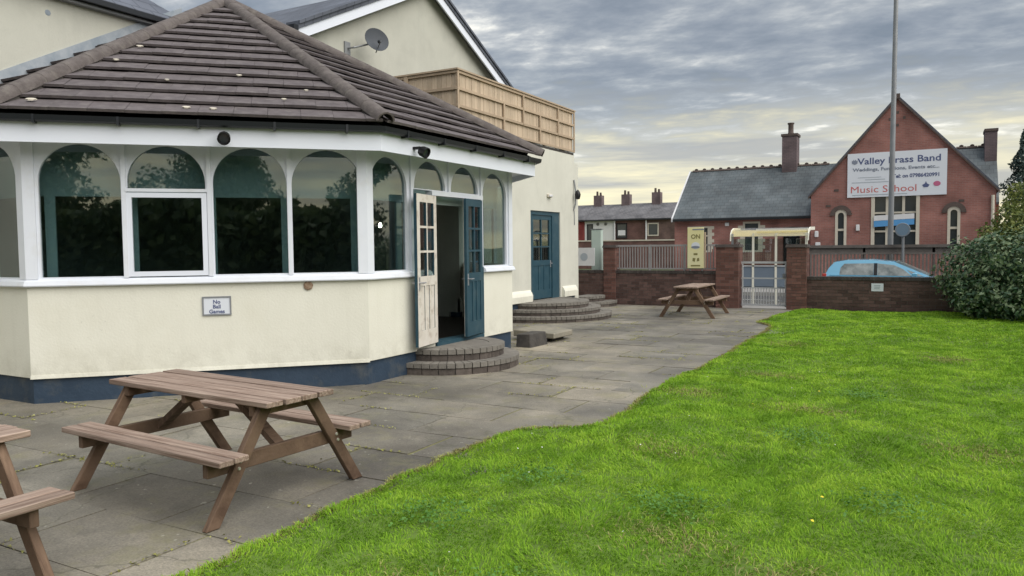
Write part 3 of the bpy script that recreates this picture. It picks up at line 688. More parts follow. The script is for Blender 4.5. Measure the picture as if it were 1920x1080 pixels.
part('door_head', MB().ext2d([[(D0*SIDE-.05, 2.255), (D1*SIDE+.03, 2.255), (D1*SIDE+.03, 2.315), (D0*SIDE-.05, 2.315)]], a2, ex2, (0, 0, 1), n2_, -.09, .018), M['white'], con)
for s in (D0*SIDE-.02, D1*SIDE+.02):
    part('door_jamb', MB().ext2d([[(s-.02, ZP+.06), (s+.02, ZP+.06), (s+.02, 2.255), (s-.02, 2.255)]], a2, ex2, (0, 0, 1), n2_, -.12, .012), M['teal' if s > D0*SIDE else 'white'], con)
# eaves
for k in (0, 1, 2, 3):
    part('soffit', ring(MB(), [(-.08, 2.735), (.315, 2.735), (.315, 2.75), (-.08, 2.75)], (k,)), M['white'], con)
    part('fascia', ring(MB(), [(.315, 2.655), (.34, 2.655), (.34, 2.905), (.315, 2.905)], (k,)), M['upvc'], con)
    gt = part('gutter', ring(MB(), [(.345, 2.862), (.37, 2.848), (.405, 2.848), (.43, 2.862), (.438, 2.912), (.430, 2.912), (.41, 2.872), (.36, 2.872), (.35, 2.912), (.343, 2.912)], (k,)), M['gutter'], con)
    a, b, ex, n = fframe(k, .34); L = (b-a).length
    for i in range(5):
        s = L*(i+.5)/5
        part('gutter_bracket', MB().ext2d([[(s-.012, 2.832), (s+.012, 2.832), (s+.012, 2.914), (s-.012, 2.914)]], a, ex, (0, 0, 1), n, .002, .102), M['gutter'], gt)
# roof: bed, tiles in courses, hips
RO, RZ, AZ = .42, 2.925, 5.46
APEX = Vector((OC.x, OC.y, AZ))
roof = MB()
for k in (0, 1, 2, 3):
    a, b = CORN(RO-.02, k-1), CORN(RO-.02, k); roof.quad((a.x, a.y, RZ-.035), (b.x, b.y, RZ-.035), (APEX.x, APEX.y, AZ-.035))
roof = part('roof', roof, M['tile_bed'], con)
def clip(poly, f):
    out = []
    for i in range(len(poly)):
        p, q_ = poly[i], poly[(i+1) % len(poly)]; a, b = f(p), f(q_)
        if a >= 0: out.append(p)
        if (a >= 0) != (b >= 0): t = a/(a-b); out.append((p[0]+(q_[0]-p[0])*t, p[1]+(q_[1]-p[1])*t))
    return out
ntile = 0; NC = 15
for k in (1, 2, 0):
    A, B = CORN(RO, k-1), CORN(RO, k); mid = (A+B)/2+Vector((0, 0, RZ)); ex = (B-A).normalized(); up = (APEX-mid); L = up.length; up.normalize(); n = ex.cross(up)
    if n.z < 0: n = -n
    hw = (B-A).length/2; gauge = L/NC; tw = .34
    for i in range(NC-1):
        t0 = i*gauge; t1 = t0+gauge+.05; sh = tw/2 if i % 2 else 0
        for j in range(-8, 9):
            s0 = j*tw+sh+.0018; s1 = s0+tw-.0036
            pl_ = clip([(s0, t0), (s1, t0), (s1, t1), (s0, t1)], lambda p: hw*(1-p[1]/L)-p[0]-.02)
            if len(pl_) >= 3: pl_ = clip(pl_, lambda p: hw*(1-p[1]/L)+p[0]-.02)
            if k == 0 and pl_: pl_ = clip(pl_, lambda p: p[0]+.25)
            if len(pl_) < 3: continue
            ar = abs(sum(pl_[q_][0]*pl_[(q_+1) % len(pl_)][1]-pl_[(q_+1) % len(pl_)][0]*pl_[q_][1] for q_ in range(len(pl_))))/2
            if ar < .006: continue
            dz = random.uniform(-.004, .004); sk = random.uniform(-.003, .003)
            def P3(s, t, h): return mid+ex*s+up*(t+sk)+n*h
            lift = lambda t: .066-.054*(t-t0)/(t1-t0)+dz
            part('roof_tile', MB().hexa([P3(s, t, lift(t)-.030) for s, t in pl_], [P3(s, t, lift(t)) for s, t in pl_]), M['tile'], roof); ntile += 1
for k in (-1, 0, 1, 2):
    A = CORN(RO+.02, k)+Vector((0, 0, RZ+.035)); T = APEX+Vector((0, 0, .02)); d = (T-A); L = d.length; d.normalize()
    sx = d.cross(Vector((0, 0, 1))).normalized(); uz = sx.cross(d).normalized(); nseg = 13; sl_ = L/nseg
    part('hip_mortar', MB().beam(A+uz*-.055+d*.22, T-uz*.06, .17, .15, up=uz), M['mortar'], roof)
    for i in range(nseg):
        if k == -1 and i > 3: break
        p0 = A+d*(i*sl_); p1 = A+d*((i+1)*sl_+.03); mb = MB(); secs = []
        for (p, r) in ((p0, .112), (p1, .109)):
            o_ = [p+sx*(r*math.cos(t))+uz*(r*.95*math.sin(t)) for t in [PI*j/8 for j in range(9)]]
            i_ = [p+sx*((r-.02)*math.cos(t))+uz*((r-.02)*.95*math.sin(t)) for t in [PI*j/8 for j in range(8, -1, -1)]]
            secs.append(o_+i_)
        part('hip_tile', mb.strip(secs), M['hip'], roof, smooth=True)
part('roof_finial', MB().lathe([(.0, .10), (.08, .085), (.15, .04), (.19, -.03)], 14, APEX), M['hip'], roof, smooth=True)
# pale lichen and bird droppings on the front tiles
A, B = CORN(RO, 0), CORN(RO, 1); mid = (A+B)/2+Vector((0, 0, RZ)); ex = (B-A).normalized(); up = (APEX-mid).normalized(); n = ex.cross(up); n = n if n.z > 0 else -n
for s_, t_, w_ in ((-.85, 2.35, .05), (-1.02, 1.72, .04), (-1.55, .22, .06), (-.12, .16, .05), (.14, .15, .045), (.35, 1.35, .04), (.85, .55, .035), (-.4, 1.05, .03), (1.1, .9, .03)):
    c = mid+ex*s_+up*t_+n*.055
    part('lichen_patch', MB().hexa([c+ex*(w_*math.cos(a_)*(.8+.3*math.sin(3*a_)))+up*(w_*.5*math.sin(a_)) for a_ in [2*PI*q_/9 for q_ in range(9)]], [c+n*.012+ex*(w_*.8*math.cos(a_))+up*(w_*.4*math.sin(a_)) for a_ in [2*PI*q_/9 for q_ in range(9)]]), M['stone_trim'], roof)
# inside: floor, ceiling, back wall and the teal lining behind the glass
ins = [CORN(-.21, k) for k in (-1, 0, 1, 2, 3)]
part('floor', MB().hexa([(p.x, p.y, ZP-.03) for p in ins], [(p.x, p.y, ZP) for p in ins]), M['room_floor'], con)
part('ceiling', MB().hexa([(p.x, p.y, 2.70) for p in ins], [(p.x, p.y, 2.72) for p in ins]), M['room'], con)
bw = MB().box(-9.52, -9.48, 4.8, 12.6, ZP, 2.70); part('inner_wall', bw, M['inner_wall'], con)
for k in (0, 1, 2):
    a, b, ex, n = fframe(k, -.21); L = (b-a).length
    pl_ = [[(0, 2.16), (L, 2.16), (L, 2.70), (0, 2.70)]]
    part('inner_lining', MB().ext2d(pl_, a, ex, (0, 0, 1), n, -.03, 0.), M['lining'], con)
    for s in ({1: e1, 2: [e2[1]-.02, e2[3]+.03], 0: e0}[k]):
        s = s*L/SIDE
        part('inner_lining', MB().ext2d([[(s-.05, ZW0-.06), (s+.05, ZW0-.06), (s+.05, 2.16), (s-.05, 2.16)]], a, ex, (0, 0, 1), n, -.03, 0.), M['lining'], con)

# doors of the conservatory: two leaves, six panes over three sunk panels
def door_leaf(name, hinge, direction, width, z0, z1, face_in, face_out, parent, label=None, swap=1, thick=.044, handle=True):
    ex = Vector(direction).normalized(); n = Vector((ex.y, -ex.x, 0))*swap
    st = .085 if width < .7 else .10; H = z1-z0; zm = z0+H*.43
    P = []; G = []
    def rect(a, b, c, d): return [(a, c), (b, c), (b, d), (a, d)]
    P += [rect(0, st, z0, z1), rect(width-st, width, z0, z1), rect(st, width-st, z1-.10, z1), rect(st, width-st, z0, z0+.20), rect(st, width-st, zm-.06, zm+.06)]
    gw = width-2*st; gx0 = st; rows = 3; gh = (z1-.10-zm-.06)
    P.append(rect(st+gw/2-.014, st+gw/2+.014, zm+.06, z1-.10))
    for r_ in (1, 2):
        zr = zm+.06+gh*r_/3
        P.append(rect(st, st+gw/2-.014, zr-.014, zr+.014)); P.append(rect(st+gw/2+.014, width-st, zr-.014, zr+.014))
    for j in (1, 2): P.append(rect(st+gw*j/3-.02, st+gw*j/3+.02, z0+.20, zm-.06))
    for j in range(3): G.append(rect(st+gw*j/3+(.02 if j else 0), st+gw*(j+1)/3-(.02 if j < 2 else 0), z0+.20, zm-.06))
    d = part(name, MB().ext2d(P, hinge, ex, (0, 0, 1), n, -thick/2+.004, thick/2), face_out, parent)
    if label: d['label'] = label
    part('door_lining', MB().ext2d(P, hinge, ex, (0, 0, 1), n, -thick/2, -thick/2+.0035), face_in, d)
    part('door_panel', MB().ext2d(G, hinge, ex, (0, 0, 1), n, .0, .010), face_out, d)
    part('door_panel', MB().ext2d(G, hinge, ex, (0, 0, 1), n, -.012, -.001), face_in, d)
    for r_ in range(3):
        for cx in (0, 1):
            zr0 = zm+.06+gh*r_/3+(.014 if r_ else 0); zr1 = zm+.06+gh*(r_+1)/3-(.014 if r_ < 2 else 0)
            xa = st if cx == 0 else st+gw/2+.014; xb = st+gw/2-.014 if cx == 0 else width-st
            part('pane', MB().ext2d([rect(xa, xb, zr0, zr1)], hinge, ex, (0, 0, 1), n, -.003, .003), M['glass_clear'], d)
    if handle:
        hx = width-st*.5; hz_ = z0+H*.42; o = Vector(hinge)
        mb = MB()
        for sgn in (1, -1):
            q0 = o+ex*hx+Vector((0, 0, hz_))+n*(sgn*thick/2); q1 = q0+n*(sgn*.045); mb.tube(q0, q1, .009, .009, 8); mb.tube(q1, q1-ex*.10, .009, .008, 8)
            mb.ext2d([rect(hx-.018, hx+.018, hz_-.09, hz_+.07)], hinge, ex, (0, 0, 1), n, *((thick/2, thick/2+.005) if sgn > 0 else (-thick/2-.005, -thick/2)))
        part('handle', mb, M['chrome'], d, smooth=True)
    return d
LX = CORN(0, 1).x
al = R(11)
door_leaf('door', (LX+.03, 8.285, 0), (math.sin(al), -math.cos(al), 0), .60, .345, 2.245, M['door_white'], M['teal'], con, 'door leaf folded back showing its worn white inner face', swap=1)
be = R(9)
door_leaf('door', (LX+.0, 9.495, 0), (math.sin(be), -math.cos(be), 0), .59, .345, 2.245, M['door_white'], M['teal'], con, 'blue door leaf standing almost shut', swap=-1)
part('vent_hole', MB().lathe([(0, .003), (.03, .006), (.045, .004), (.055, 0)], 7, Vector((-6.17, 6.47, 1.165))+fframe(1)[3]*.0, axis=fframe(1)[3]), M['damage'], con)

# lamp glowing inside, as seen through the first right hand window
bl = thing('wall_lamp', 'small bright lamp glowing inside the conservatory', 'lamp', (-6.6, 8.32, 1.88))
part('bulb', MB().lathe([(0, -.025), (.016, -.02), (.024, 0), (.018, .02), (.010, .045), (0, .046)], 12, (-6.6, 8.32, 1.88)), emit_mat('lamp_glow', (1, .9, .75), 14.), bl, smooth=True)
part('lamp_cord', MB().tube((-6.6, 8.32, 1.926), (-6.6, 8.32, 2.70), .006), M['black'], bl)
# dining chairs inside the doorway
def pub_chair(x, y, rz, label):
    c = thing('dining_chair', label, 'chair', (x, y, ZP), rz, 'dark wooden chairs inside the conservatory')
    part('seat', MB().box(-.21, .21, -.2, .21, .43, .47), M['wood'], c, world=False)
    for sx_ in (-1, 1):
        for sy in (-1, 1):
            part('leg', MB().tube((sx_*.19, sy*.18, 0), (sx_*.18, sy*.17, .43), .018, .02, 6), M['wood'], c, world=False)
        part('back_post', MB().tube((sx_*.18, .19, .47), (sx_*.17, .25, .95), .018, .016, 6), M['wood'], c, world=False)
    b_ = MB()
    for z in (.62, .76, .90): b_.box(-.17, .17, .21+.12*(z-.47), .235+.12*(z-.47), z, z+.06)
    part('backrest', b_, M['wood'], c, world=False)
pub_chair(-6.75, 9.25, R(100), 'dark wooden chair just inside the open conservatory doorway')
pub_chair(-7.35, 9.9, R(160), 'dark wooden chair further inside, behind the doorway chair')

# spotlights under the gutter
def spot(p, n, label):
    n = Vector(n); p = Vector(p)
    s_ = thing('floodlight', label, 'floodlight', p, 0, 'black floodlights under the gutter')
    part('bracket', MB().beam(p, p+n*.10, .05, .03), M['black'], s_)
    c = p+n*.14+Vector((0, 0, -.05))
    part('lamp_head', MB().lathe([(.0, -.055), (.05, -.05), (.062, -.02), (.066, .05), (.058, .05), (.05, .02), (0, .02)], 16, c, axis=(n+Vector((0, 0, -.45))).normalized()), M['black'], s_, smooth=True)
    part('lens', MB().lathe([(0, .027), (.05, .024)], 14, c, axis=(n+Vector((0, 0, -.45))).normalized()), M['glass_far'], s_)
n1_ = fframe(1)[3]
a = fframe(1, .34)[0]; ex = fframe(1)[2]
sp = Vector((-6.5, 5.65, 2.80)); s_ = (sp-a).dot(ex); spot(a+ex*s_+Vector((0, 0, 2.78)), n1_, 'black round floodlight on the front fascia above the arched windows')
spot((LX+.34, 7.42, 2.745), (1, 0, 0), 'black floodlight on the right fascia above the open doors')

# No Ball Games sign
a, b, ex, n = fframe(1)
sg = thing('wall_sign', 'small white framed sign on the cream wall under the windows', 'sign', a)
P0_ = Vector((-6.95, 5.67, 1.06)); s0 = (P0_-a).dot(ex); P1_ = Vector((-6.75, 5.88, .85)); s1 = (P1_-a).dot(ex)
zt, zb = 1.065, .865
part('sign_plate', MB().ext2d([[(s0, zb), (s1, zb), (s1, zt), (s0, zt)]], a, ex, (0, 0, 1), n, .001, .010), M['sign_white'], sg)
w = .012
part('sign_frame', MB().ext2d([[(s0-.004, zb-.004), (s0+w, zb-.004), (s0+w, zt+.004), (s0-.004, zt+.004)], [(s1-w, zb-.004), (s1+.004, zb-.004), (s1+.004, zt+.004), (s1-w, zt+.004)],
     [(s0+w, zb-.004), (s1-w, zb-.004), (s1-w, zb+w), (s0+w, zb+w)], [(s0+w, zt-w), (s1-w, zt-w), (s1-w, zt+.004), (s0+w, zt+.004)]], a, ex, (0, 0, 1), n, .0015, .016), M['grey_metal'], sg)
for t_, z_ in (('No', .990), ('Ball', .938), ('Games', .885)):
    lettering(t_, .058, M['ink_navy'], sg, a+ex*((s0+s1)/2)+n*.0125+Vector((0, 0, z_)), ex, (0, 0, 1), bold=.0016, center=True)

# curved brick steps
def steps(cx, cy, radii, rise, label, group, z0=0., capw=.11, nb=.105):
    t = thing('curved_step', label, 'steps', (cx, cy, 0), 0, group)
    for i, r in enumerate(radii):
        zt_ = z0+rise*(i+1); zb_ = z0+rise*i-(.05 if i == 0 else 0)
        core = MB(); N = 40; ang = [-PI/2+PI*j/N for j in range(N+1)]
        core.hexa([(cx+(r-.03)*math.cos(a_), cy+(r-.03)*math.sin(a_), zb_) for a_ in ang], [(cx+(r-.03)*math.cos(a_), cy+(r-.03)*math.sin(a_), zt_-.012) for a_ in ang])
        st_ = part('step', core, M['mortar'], t)
        n_ = max(8, int(PI*r/nb)); da = PI/n_
        for j in range(n_):       # edging bricks laid on the flat round the rim
            a0 = -PI/2+j*da+.006/r; a1 = -PI/2+(j+1)*da-.006/r
            q_ = lambda a_, r_, z_: (cx+r_*math.cos(a_), cy+r_*math.sin(a_), z_)
            part('brick', MB().hexa([q_(a0, r-.20, zt_-.06), q_(a0, r+.01, zt_-.06), q_(a1, r+.01, zt_-.06), q_(a1, r-.20, zt_-.06)],
                                    [q_(a0, r-.20, zt_), q_(a0, r+.01, zt_+random.uniform(-.003, .003)), q_(a1, r+.01, zt_), q_(a1, r-.20, zt_)]), M['step_top'], st_)
            if j % 2 == 0:
                a1 = min(a1+da, PI/2); part('brick', MB().hexa([q_(a0, r-.12, zb_), q_(a0, r-.004, zb_), q_(a1, r-.004, zb_), q_(a1, r-.12, zb_)],
                                    [q_(a0, r-.12, zt_-.068), q_(a0, r-.004, zt_-.068), q_(a1, r-.004, zt_-.068), q_(a1, r-.12, zt_-.068)]), M['step_brick'], st_)
        part('tread', MB().hexa([(cx+(r-.205)*math.cos(a_), cy+(r-.205)*math.sin(a_), zt_-.05) for a_ in ang], [(cx+(r-.205)*math.cos(a_), cy+(r-.205)*math.sin(a_), zt_-.006) for a_ in ang]), M['step_top'], st_)
    return t
steps(LX-.03, 8.65, (.95, .755), .145, 'two curved dark brick steps below the open conservatory doors', 'curved brick steps along the building')
steps(-7.77, 15.5, (1.60, 1.35, 1.09), .122, 'three wide curved steps below the closed blue door', 'curved brick steps along the building')
steps(-8.3, 18.9, (1.0, .68), .13, 'low curved steps at the far corner of the cream building', 'curved brick steps along the building')
# stones by the corner of the conservatory
tag(part('stone_block', MB().hexa([(-5.74, 10.57, -.02), (-5.47, 10.55, -.02), (-5.44, 11.12, -.02), (-5.74, 11.15, -.02)], [(-5.74, 10.60, .20), (-5.50, 10.59, .21), (-5.46, 11.08, .21), (-5.74, 11.12, .20)]), M['render_red'], bevel=.012), 'dark grey stone block against the corner of the conservatory', 'stone block')
tag(part('flagstone', MB().hexa([(-6.25, 11.42, .06), (-5.42, 11.30, .06), (-5.40, 12.0, .06), (-6.2, 12.2, .06)], [(-6.25, 11.42, .17), (-5.42, 11.30, .15), (-5.40, 12.0, .15), (-6.2, 12.2, .17)]), M['pale_stone'], bevel=.012), 'pale flagstone lying behind the dark stone block', 'stone slab')
tag(part('stone_prop', MB().box(-6.1, -5.55, 11.5, 11.95, -.02, .06), M['render_red']), 'dark stone propping up the pale flagstone', 'stone')

# ------------------------------------------------------------------ flat roofed extension with blue door
EXX, EY0, EY1 = -7.766, 12.12, 17.40
ext = thing('flat_roofed_extension', 'cream flat roofed extension with a blue panelled door', 'building', (-8.9, 14.7, 0))
dy0, dy1, dz0, dz1 = 15.04, 16.57, .37, 2.38
ww = [[(EY0, .36), (dy0, .36), (dy0, dz1), (EY0, dz1)], [(dy1, .36), (EY1, .36), (EY1, dz1), (dy1, dz1)], [(EY0, dz1), (dy0, dz1), (dy1, dz1), (EY1, dz1), (EY1, 3.80), (EY0, 3.80)]]
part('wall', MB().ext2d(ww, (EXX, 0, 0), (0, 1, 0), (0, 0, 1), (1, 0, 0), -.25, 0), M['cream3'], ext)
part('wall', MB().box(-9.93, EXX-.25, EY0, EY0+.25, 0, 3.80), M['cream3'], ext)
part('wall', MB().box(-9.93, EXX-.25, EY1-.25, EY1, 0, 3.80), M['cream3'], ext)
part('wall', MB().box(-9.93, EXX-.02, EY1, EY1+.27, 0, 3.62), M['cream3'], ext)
part('flat_roof', MB().box(-9.93, EXX-.01, EY0+.01, EY1-.01, 3.80, 3.86), M['render_red'], ext)
part('plinth', MB().box(EXX-.2, EXX-.004, EY0, dy0, -.05, .36), M['navy'], ext); part('plinth', MB().box(EXX-.2, EXX-.004, dy1, EY1, -.05, .36), M['navy'], ext)
for y0, y1 in ((EY0, dy0-.06), (dy1+.08, EY1+.02)):
    part('base_moulding', MB().strip([[(EXX-.05, y, .36), (EXX+.075, y, .37), (EXX+.08, y, .50), (EXX+.05, y, .57), (EXX+.01, y, .62), (EXX-.05, y, .62)] for y in (y0, y1)]), M['cream'], ext)
fw = .16
def rc(a, b, c, d): return [(a, c), (b, c), (b, d), (a, d)]
part('door_frame', MB().ext2d([rc(dy0, dy0+.12, dz0, dz1), rc(dy1-.38, dy1, dz0, dz1), rc(dy0+.12, dy1-.38, dz1-.09, dz1)], (EXX, 0, 0), (0, 1, 0), (0, 0, 1), (1, 0, 0), -.12, -.03), M['teal'], ext)
door_leaf('door', (EXX-.075, dy0+.125, 0), (0, 1, 0), dy1-.38-dy0-.13, dz0+.02, dz1-.095, M['teal'], M['teal'], ext, 'closed blue door with six small panes')
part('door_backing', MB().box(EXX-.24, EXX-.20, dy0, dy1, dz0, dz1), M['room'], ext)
part('sill_step', MB().box(EXX-.2, EXX+.06, dy0, dy1, .30, dz0), M['step_top'], ext)
sb = thing('bulkhead_light', 'small pale bulkhead light above the blue door', 'light', (EXX, 15.94, 2.74))
part('casing', MB().box(EXX, EXX+.05, 15.85, 16.05, 2.70, 2.78), M['stone_trim'], sb, bevel=.012); part('lens', MB().box(EXX+.05, EXX+.075, 15.87, 16.03, 2.712, 2.765), M['board_white'], sb, bevel=.008)
wl = thing('wall_lantern', 'old metal bracket lamp on the far edge of the cream wall', 'wall lamp', (EXX, 17.3, 2.9))
part('bracket', MB().sweep([(EXX, 17.34, 2.45), (EXX+.05, 17.36, 2.62), (EXX+.05, 17.36, 2.95), (EXX+.02, 17.34, 3.2)], .018, 8), M['grey_metal'], wl)
part('lamp_head', MB().lathe([(0, -.14), (.05, -.13), (.075, -.02), (.05, .05), (.02, .09), (0, .10)], 12, (EXX+.11, 17.36, 2.86)), M['black'], wl, smooth=True)
part('cable', MB().sweep([(EXX+.01, 17.37, 2.45), (EXX+.012, 17.38, 2.1)], .01, 6), M['grey_metal'], wl)

# timber screen fence round the flat roof
fn = thing('roof_fence', 'pale timber slatted fence around the flat roof edge', 'fence', (EXX, EY0, 3.86))
FZ0, FZ1 = 3.865, 4.86
slat = to_mesh(MB().box(-.009, .009, -.052, .052, 0, FZ1-FZ0-.03), 'slat', M['pale_timber'])
nS = int((EY1-EY0)/.109)
for i in range(nS): put('slat', slat, (EXX-.03+random.uniform(-.004, .004), EY0+.06+i*.109, FZ0+random.uniform(0, .012)), fn)
for i in range(int(2.1/.109)): put('slat', slat, (EXX-.08-i*.109, EY0+.03+random.uniform(-.004, .004), FZ0+random.uniform(0, .012)), fn, (0, 0, PI/2))
for z in (FZ0+.03, FZ0+.34, FZ0+.66, FZ1-.03):
    part('rail', MB().box(EXX-.02, EXX+.02, EY0-.02, EY1, z-.024, z+.024), M['rail_timber'], fn)
    part('rail', MB().box(-9.9, EXX-.02, EY0-.02, EY0+.02, z-.024, z+.024), M['rail_timber'], fn)
for y, z0, z1 in ((EY0+.01, FZ0, FZ1+.02), (EY0+1.75, FZ0, FZ0+.66), (EY0+2.6, FZ0+.34, FZ1), (EY0+3.4, FZ0, FZ0+.66), (EY0+4.35, FZ0+.34, FZ1), (EY1-.03, FZ0, FZ1+.01)):
    part('fence_post', MB().box(EXX+.002, EXX+.028, y-.024, y+.024, z0, z1), M['rail_timber'], fn)
part('fence_post', MB().box(-8.95, -8.87, EY0-.035, EY0-.002, FZ0, FZ1), M['rail_timber'], fn)
part('top_cap', MB().box(EXX-.05, EXX+.045, EY0-.045, EY1+.01, FZ1-.002, FZ1+.028), M['rail_timber'], fn)
part('top_cap', MB().box(-9.9, EXX-.05, EY0-.045, EY0+.05, FZ1-.002, FZ1+.028), M['rail_timber'], fn)

# ------------------------------------------------------------------ gabled house behind
HX = -9.95
gh = thing('gabled_house', 'tall cream house with a wide gable and white bargeboards', 'house', (-13, 14.2, 0))
GY0, GYR, GY1, GZ0, GZR = 10.25, 14.18, 18.11, 5.45, 7.36
def rake(y): return GZ0+(GZR-GZ0)*(1-abs(y-GYR)/(GYR-GY0))
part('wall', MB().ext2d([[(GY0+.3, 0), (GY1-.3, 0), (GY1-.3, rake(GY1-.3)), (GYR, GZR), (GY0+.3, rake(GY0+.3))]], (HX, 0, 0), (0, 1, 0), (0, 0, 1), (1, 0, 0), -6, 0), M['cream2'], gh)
sl2 = (GZR-GZ0)/(GYR-GY0)
for y0, s_ in ((GY0, 1), (GY1, -1)):
    ya, yb_ = y0-s_*.15, GYR
    za, zb_ = GZ0-.15*sl2, GZR
    rf = part('roof', MB().hexa([(-17, ya, za+.02), (HX+.24, ya, za+.02), (HX+.24, yb_, zb_+.02), (-17, yb_, zb_+.02)][::s_], [(-17, ya, za+.10), (HX+.24, ya, za+.10), (HX+.24, yb_, zb_+.10), (-17, yb_, zb_+.10)][::s_]), M['slate'], gh)
    part('bargeboard', MB().strip([[(HX+x, ya, za-.17), (HX+x, yb_, zb_-.17), (HX+x, yb_, zb_+.018), (HX+x, ya, za+.018)] for x in (.18, .215)]), M['upvc'], gh)
    part('verge_tiles', MB().strip([[(HX+x, ya, za+.10), (HX+x, yb_, zb_+.10), (HX+x, yb_, zb_+.16), (HX+x, ya, za+.16)] for x in (-.05, .27)]), M['slate'], gh)
    part('soffit_board', MB().strip([[(HX+x, ya, za-.0), (HX+x, yb_, zb_-.0), (HX+x, yb_, zb_+.016), (HX+x, ya, za+.016)] for x in (0.002, .18)]), M['grey_metal'], gh)
    part('gutter', MB().strip([[(x, ya-s_*.02, za-.02), (x, ya-s_*.13, za-.02), (x, ya-s_*.13, za+.07), (x, ya-s_*.02, za+.07)] for x in (-16.9, HX+.26)]), M['gutter'], gh)
    part('fascia', MB().box(-16.9, HX+.17, min(ya, ya+s_*.03), max(ya, ya+s_*.03), za-.16, za+.015), M['upvc'], gh)
part('vent_pipe', MB().tube((HX+.0, 17.2, 5.95), (HX+.07, 17.2, 5.95), .05, .05, 8), M['grey_metal'], gh)
# satellite dish
sdz = thing('satellite_dish', 'dark grey satellite dish on the cream gable wall', 'satellite dish', (HX, 11.72, 5.44))
DB = Vector((HX, 11.62, 5.42)); DC = Vector((HX+.42, 11.98, 5.58)); ax = Vector((.80, -.42, .30)).normalized()
part('bracket', MB().box(HX, HX+.03, 11.54, 11.70, 5.30, 5.54), M['grey_metal'], sdz)
part('arm', MB().sweep([DB, DB+Vector((.16, .02, .0)), DC-ax*.06], .018, 8), M['grey_metal'], sdz)
part('dish', MB().lathe([(0, .0), (.10, .010), (.19, .035), (.245, .062), (.245, .068), (.19, .045), (.10, .018), (0, .008)], 28, DC, axis=ax), M['dish'], sdz, smooth=True)
lnb = DC+ax*.26+Vector((0, 0, -.13))
part('lnb_arm', MB().tube(DC+Vector((0, 0, -.22)), lnb, .011, .011, 6), M['grey_metal'], sdz); part('lnb', MB().tube(lnb, lnb-ax*.09+Vector((0, 0, .03)), .03, .035, 10), M['dish'], sdz)
# long house at the left
lh = thing('pub_house', 'cream house with dark slate roof behind the conservatory', 'house', (-13, 3, 0))
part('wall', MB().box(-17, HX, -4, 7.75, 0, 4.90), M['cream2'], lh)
ez_ = 4.86
part('roof', MB().hexa([(HX+.12, -4.3, ez_), (HX+.12, 8.05, ez_), (-13.6, 4.4, ez_+2.9), (-13.6, -4.3, ez_+2.9)], [(HX+.12, -4.3, ez_+.09), (HX+.12, 8.05, ez_+.09), (-13.6, 4.4, ez_+2.99), (-13.6, -4.3, ez_+2.99)]), M['slate_y'], lh)
part('roof', MB().hexa([(HX+.12, 8.05, ez_), (-17.2, 8.05, ez_), (-13.6, 4.4, ez_+2.9)], [(HX+.12, 8.05, ez_+.09), (-17.2, 8.05, ez_+.09), (-13.6, 4.4, ez_+2.99)]), M['slate'], lh)
part('gutter', MB().box(HX+.10, HX+.18, -4.3, 8.1, ez_-.01, ez_+.06), M['gutter'], lh)
part('soffit_board', MB().box(HX+.002, HX+.10, -4.3, 7.95, ez_-.05, ez_-.02), M['grey_metal'], lh)
part('aerial_pole', MB().tube((-12.2, 6.9, 5.2), (-12.2, 6.9, 7.4), .02, .02, 8), M['grey_metal'], lh)
fl = MB()
for i in range(16):
    y0 = 4.7+i*.2; f_ = lambda y: RZ+(AZ-RZ)*(1-(OC.y-y)/(AP+RO))+.06
    y1 = y0+.2
    fl.hexa([(HX+.001, y0, f_(y0)-.1), (HX+.02, y0, f_(y0)-.1), (HX+.02, y1, f_(y1)-.1), (HX+.001, y1, f_(y1)-.1)], [(HX+.001, y0, f_(y0)+.12), (HX+.02, y0, f_(y0)+.12), (HX+.02, y1, f_(y1)+.12), (HX+.001, y1, f_(y1)+.12)])
part('flashing', fl, M['lead'], lh)
part('wall', MB().box(-16, HX-.05, 7.76, 10.54, 0, 4.6), M['cream2'], lh)
for y, z in ((5.25, 4.70), (5.9, 4.62), (4.8, 4.4)): part('wall_stain', MB().lathe([(0, .006), (.03, .005), (.04, 0)], 8, (HX, y, z), axis=(1, 0, .0)), M['lead'], lh)

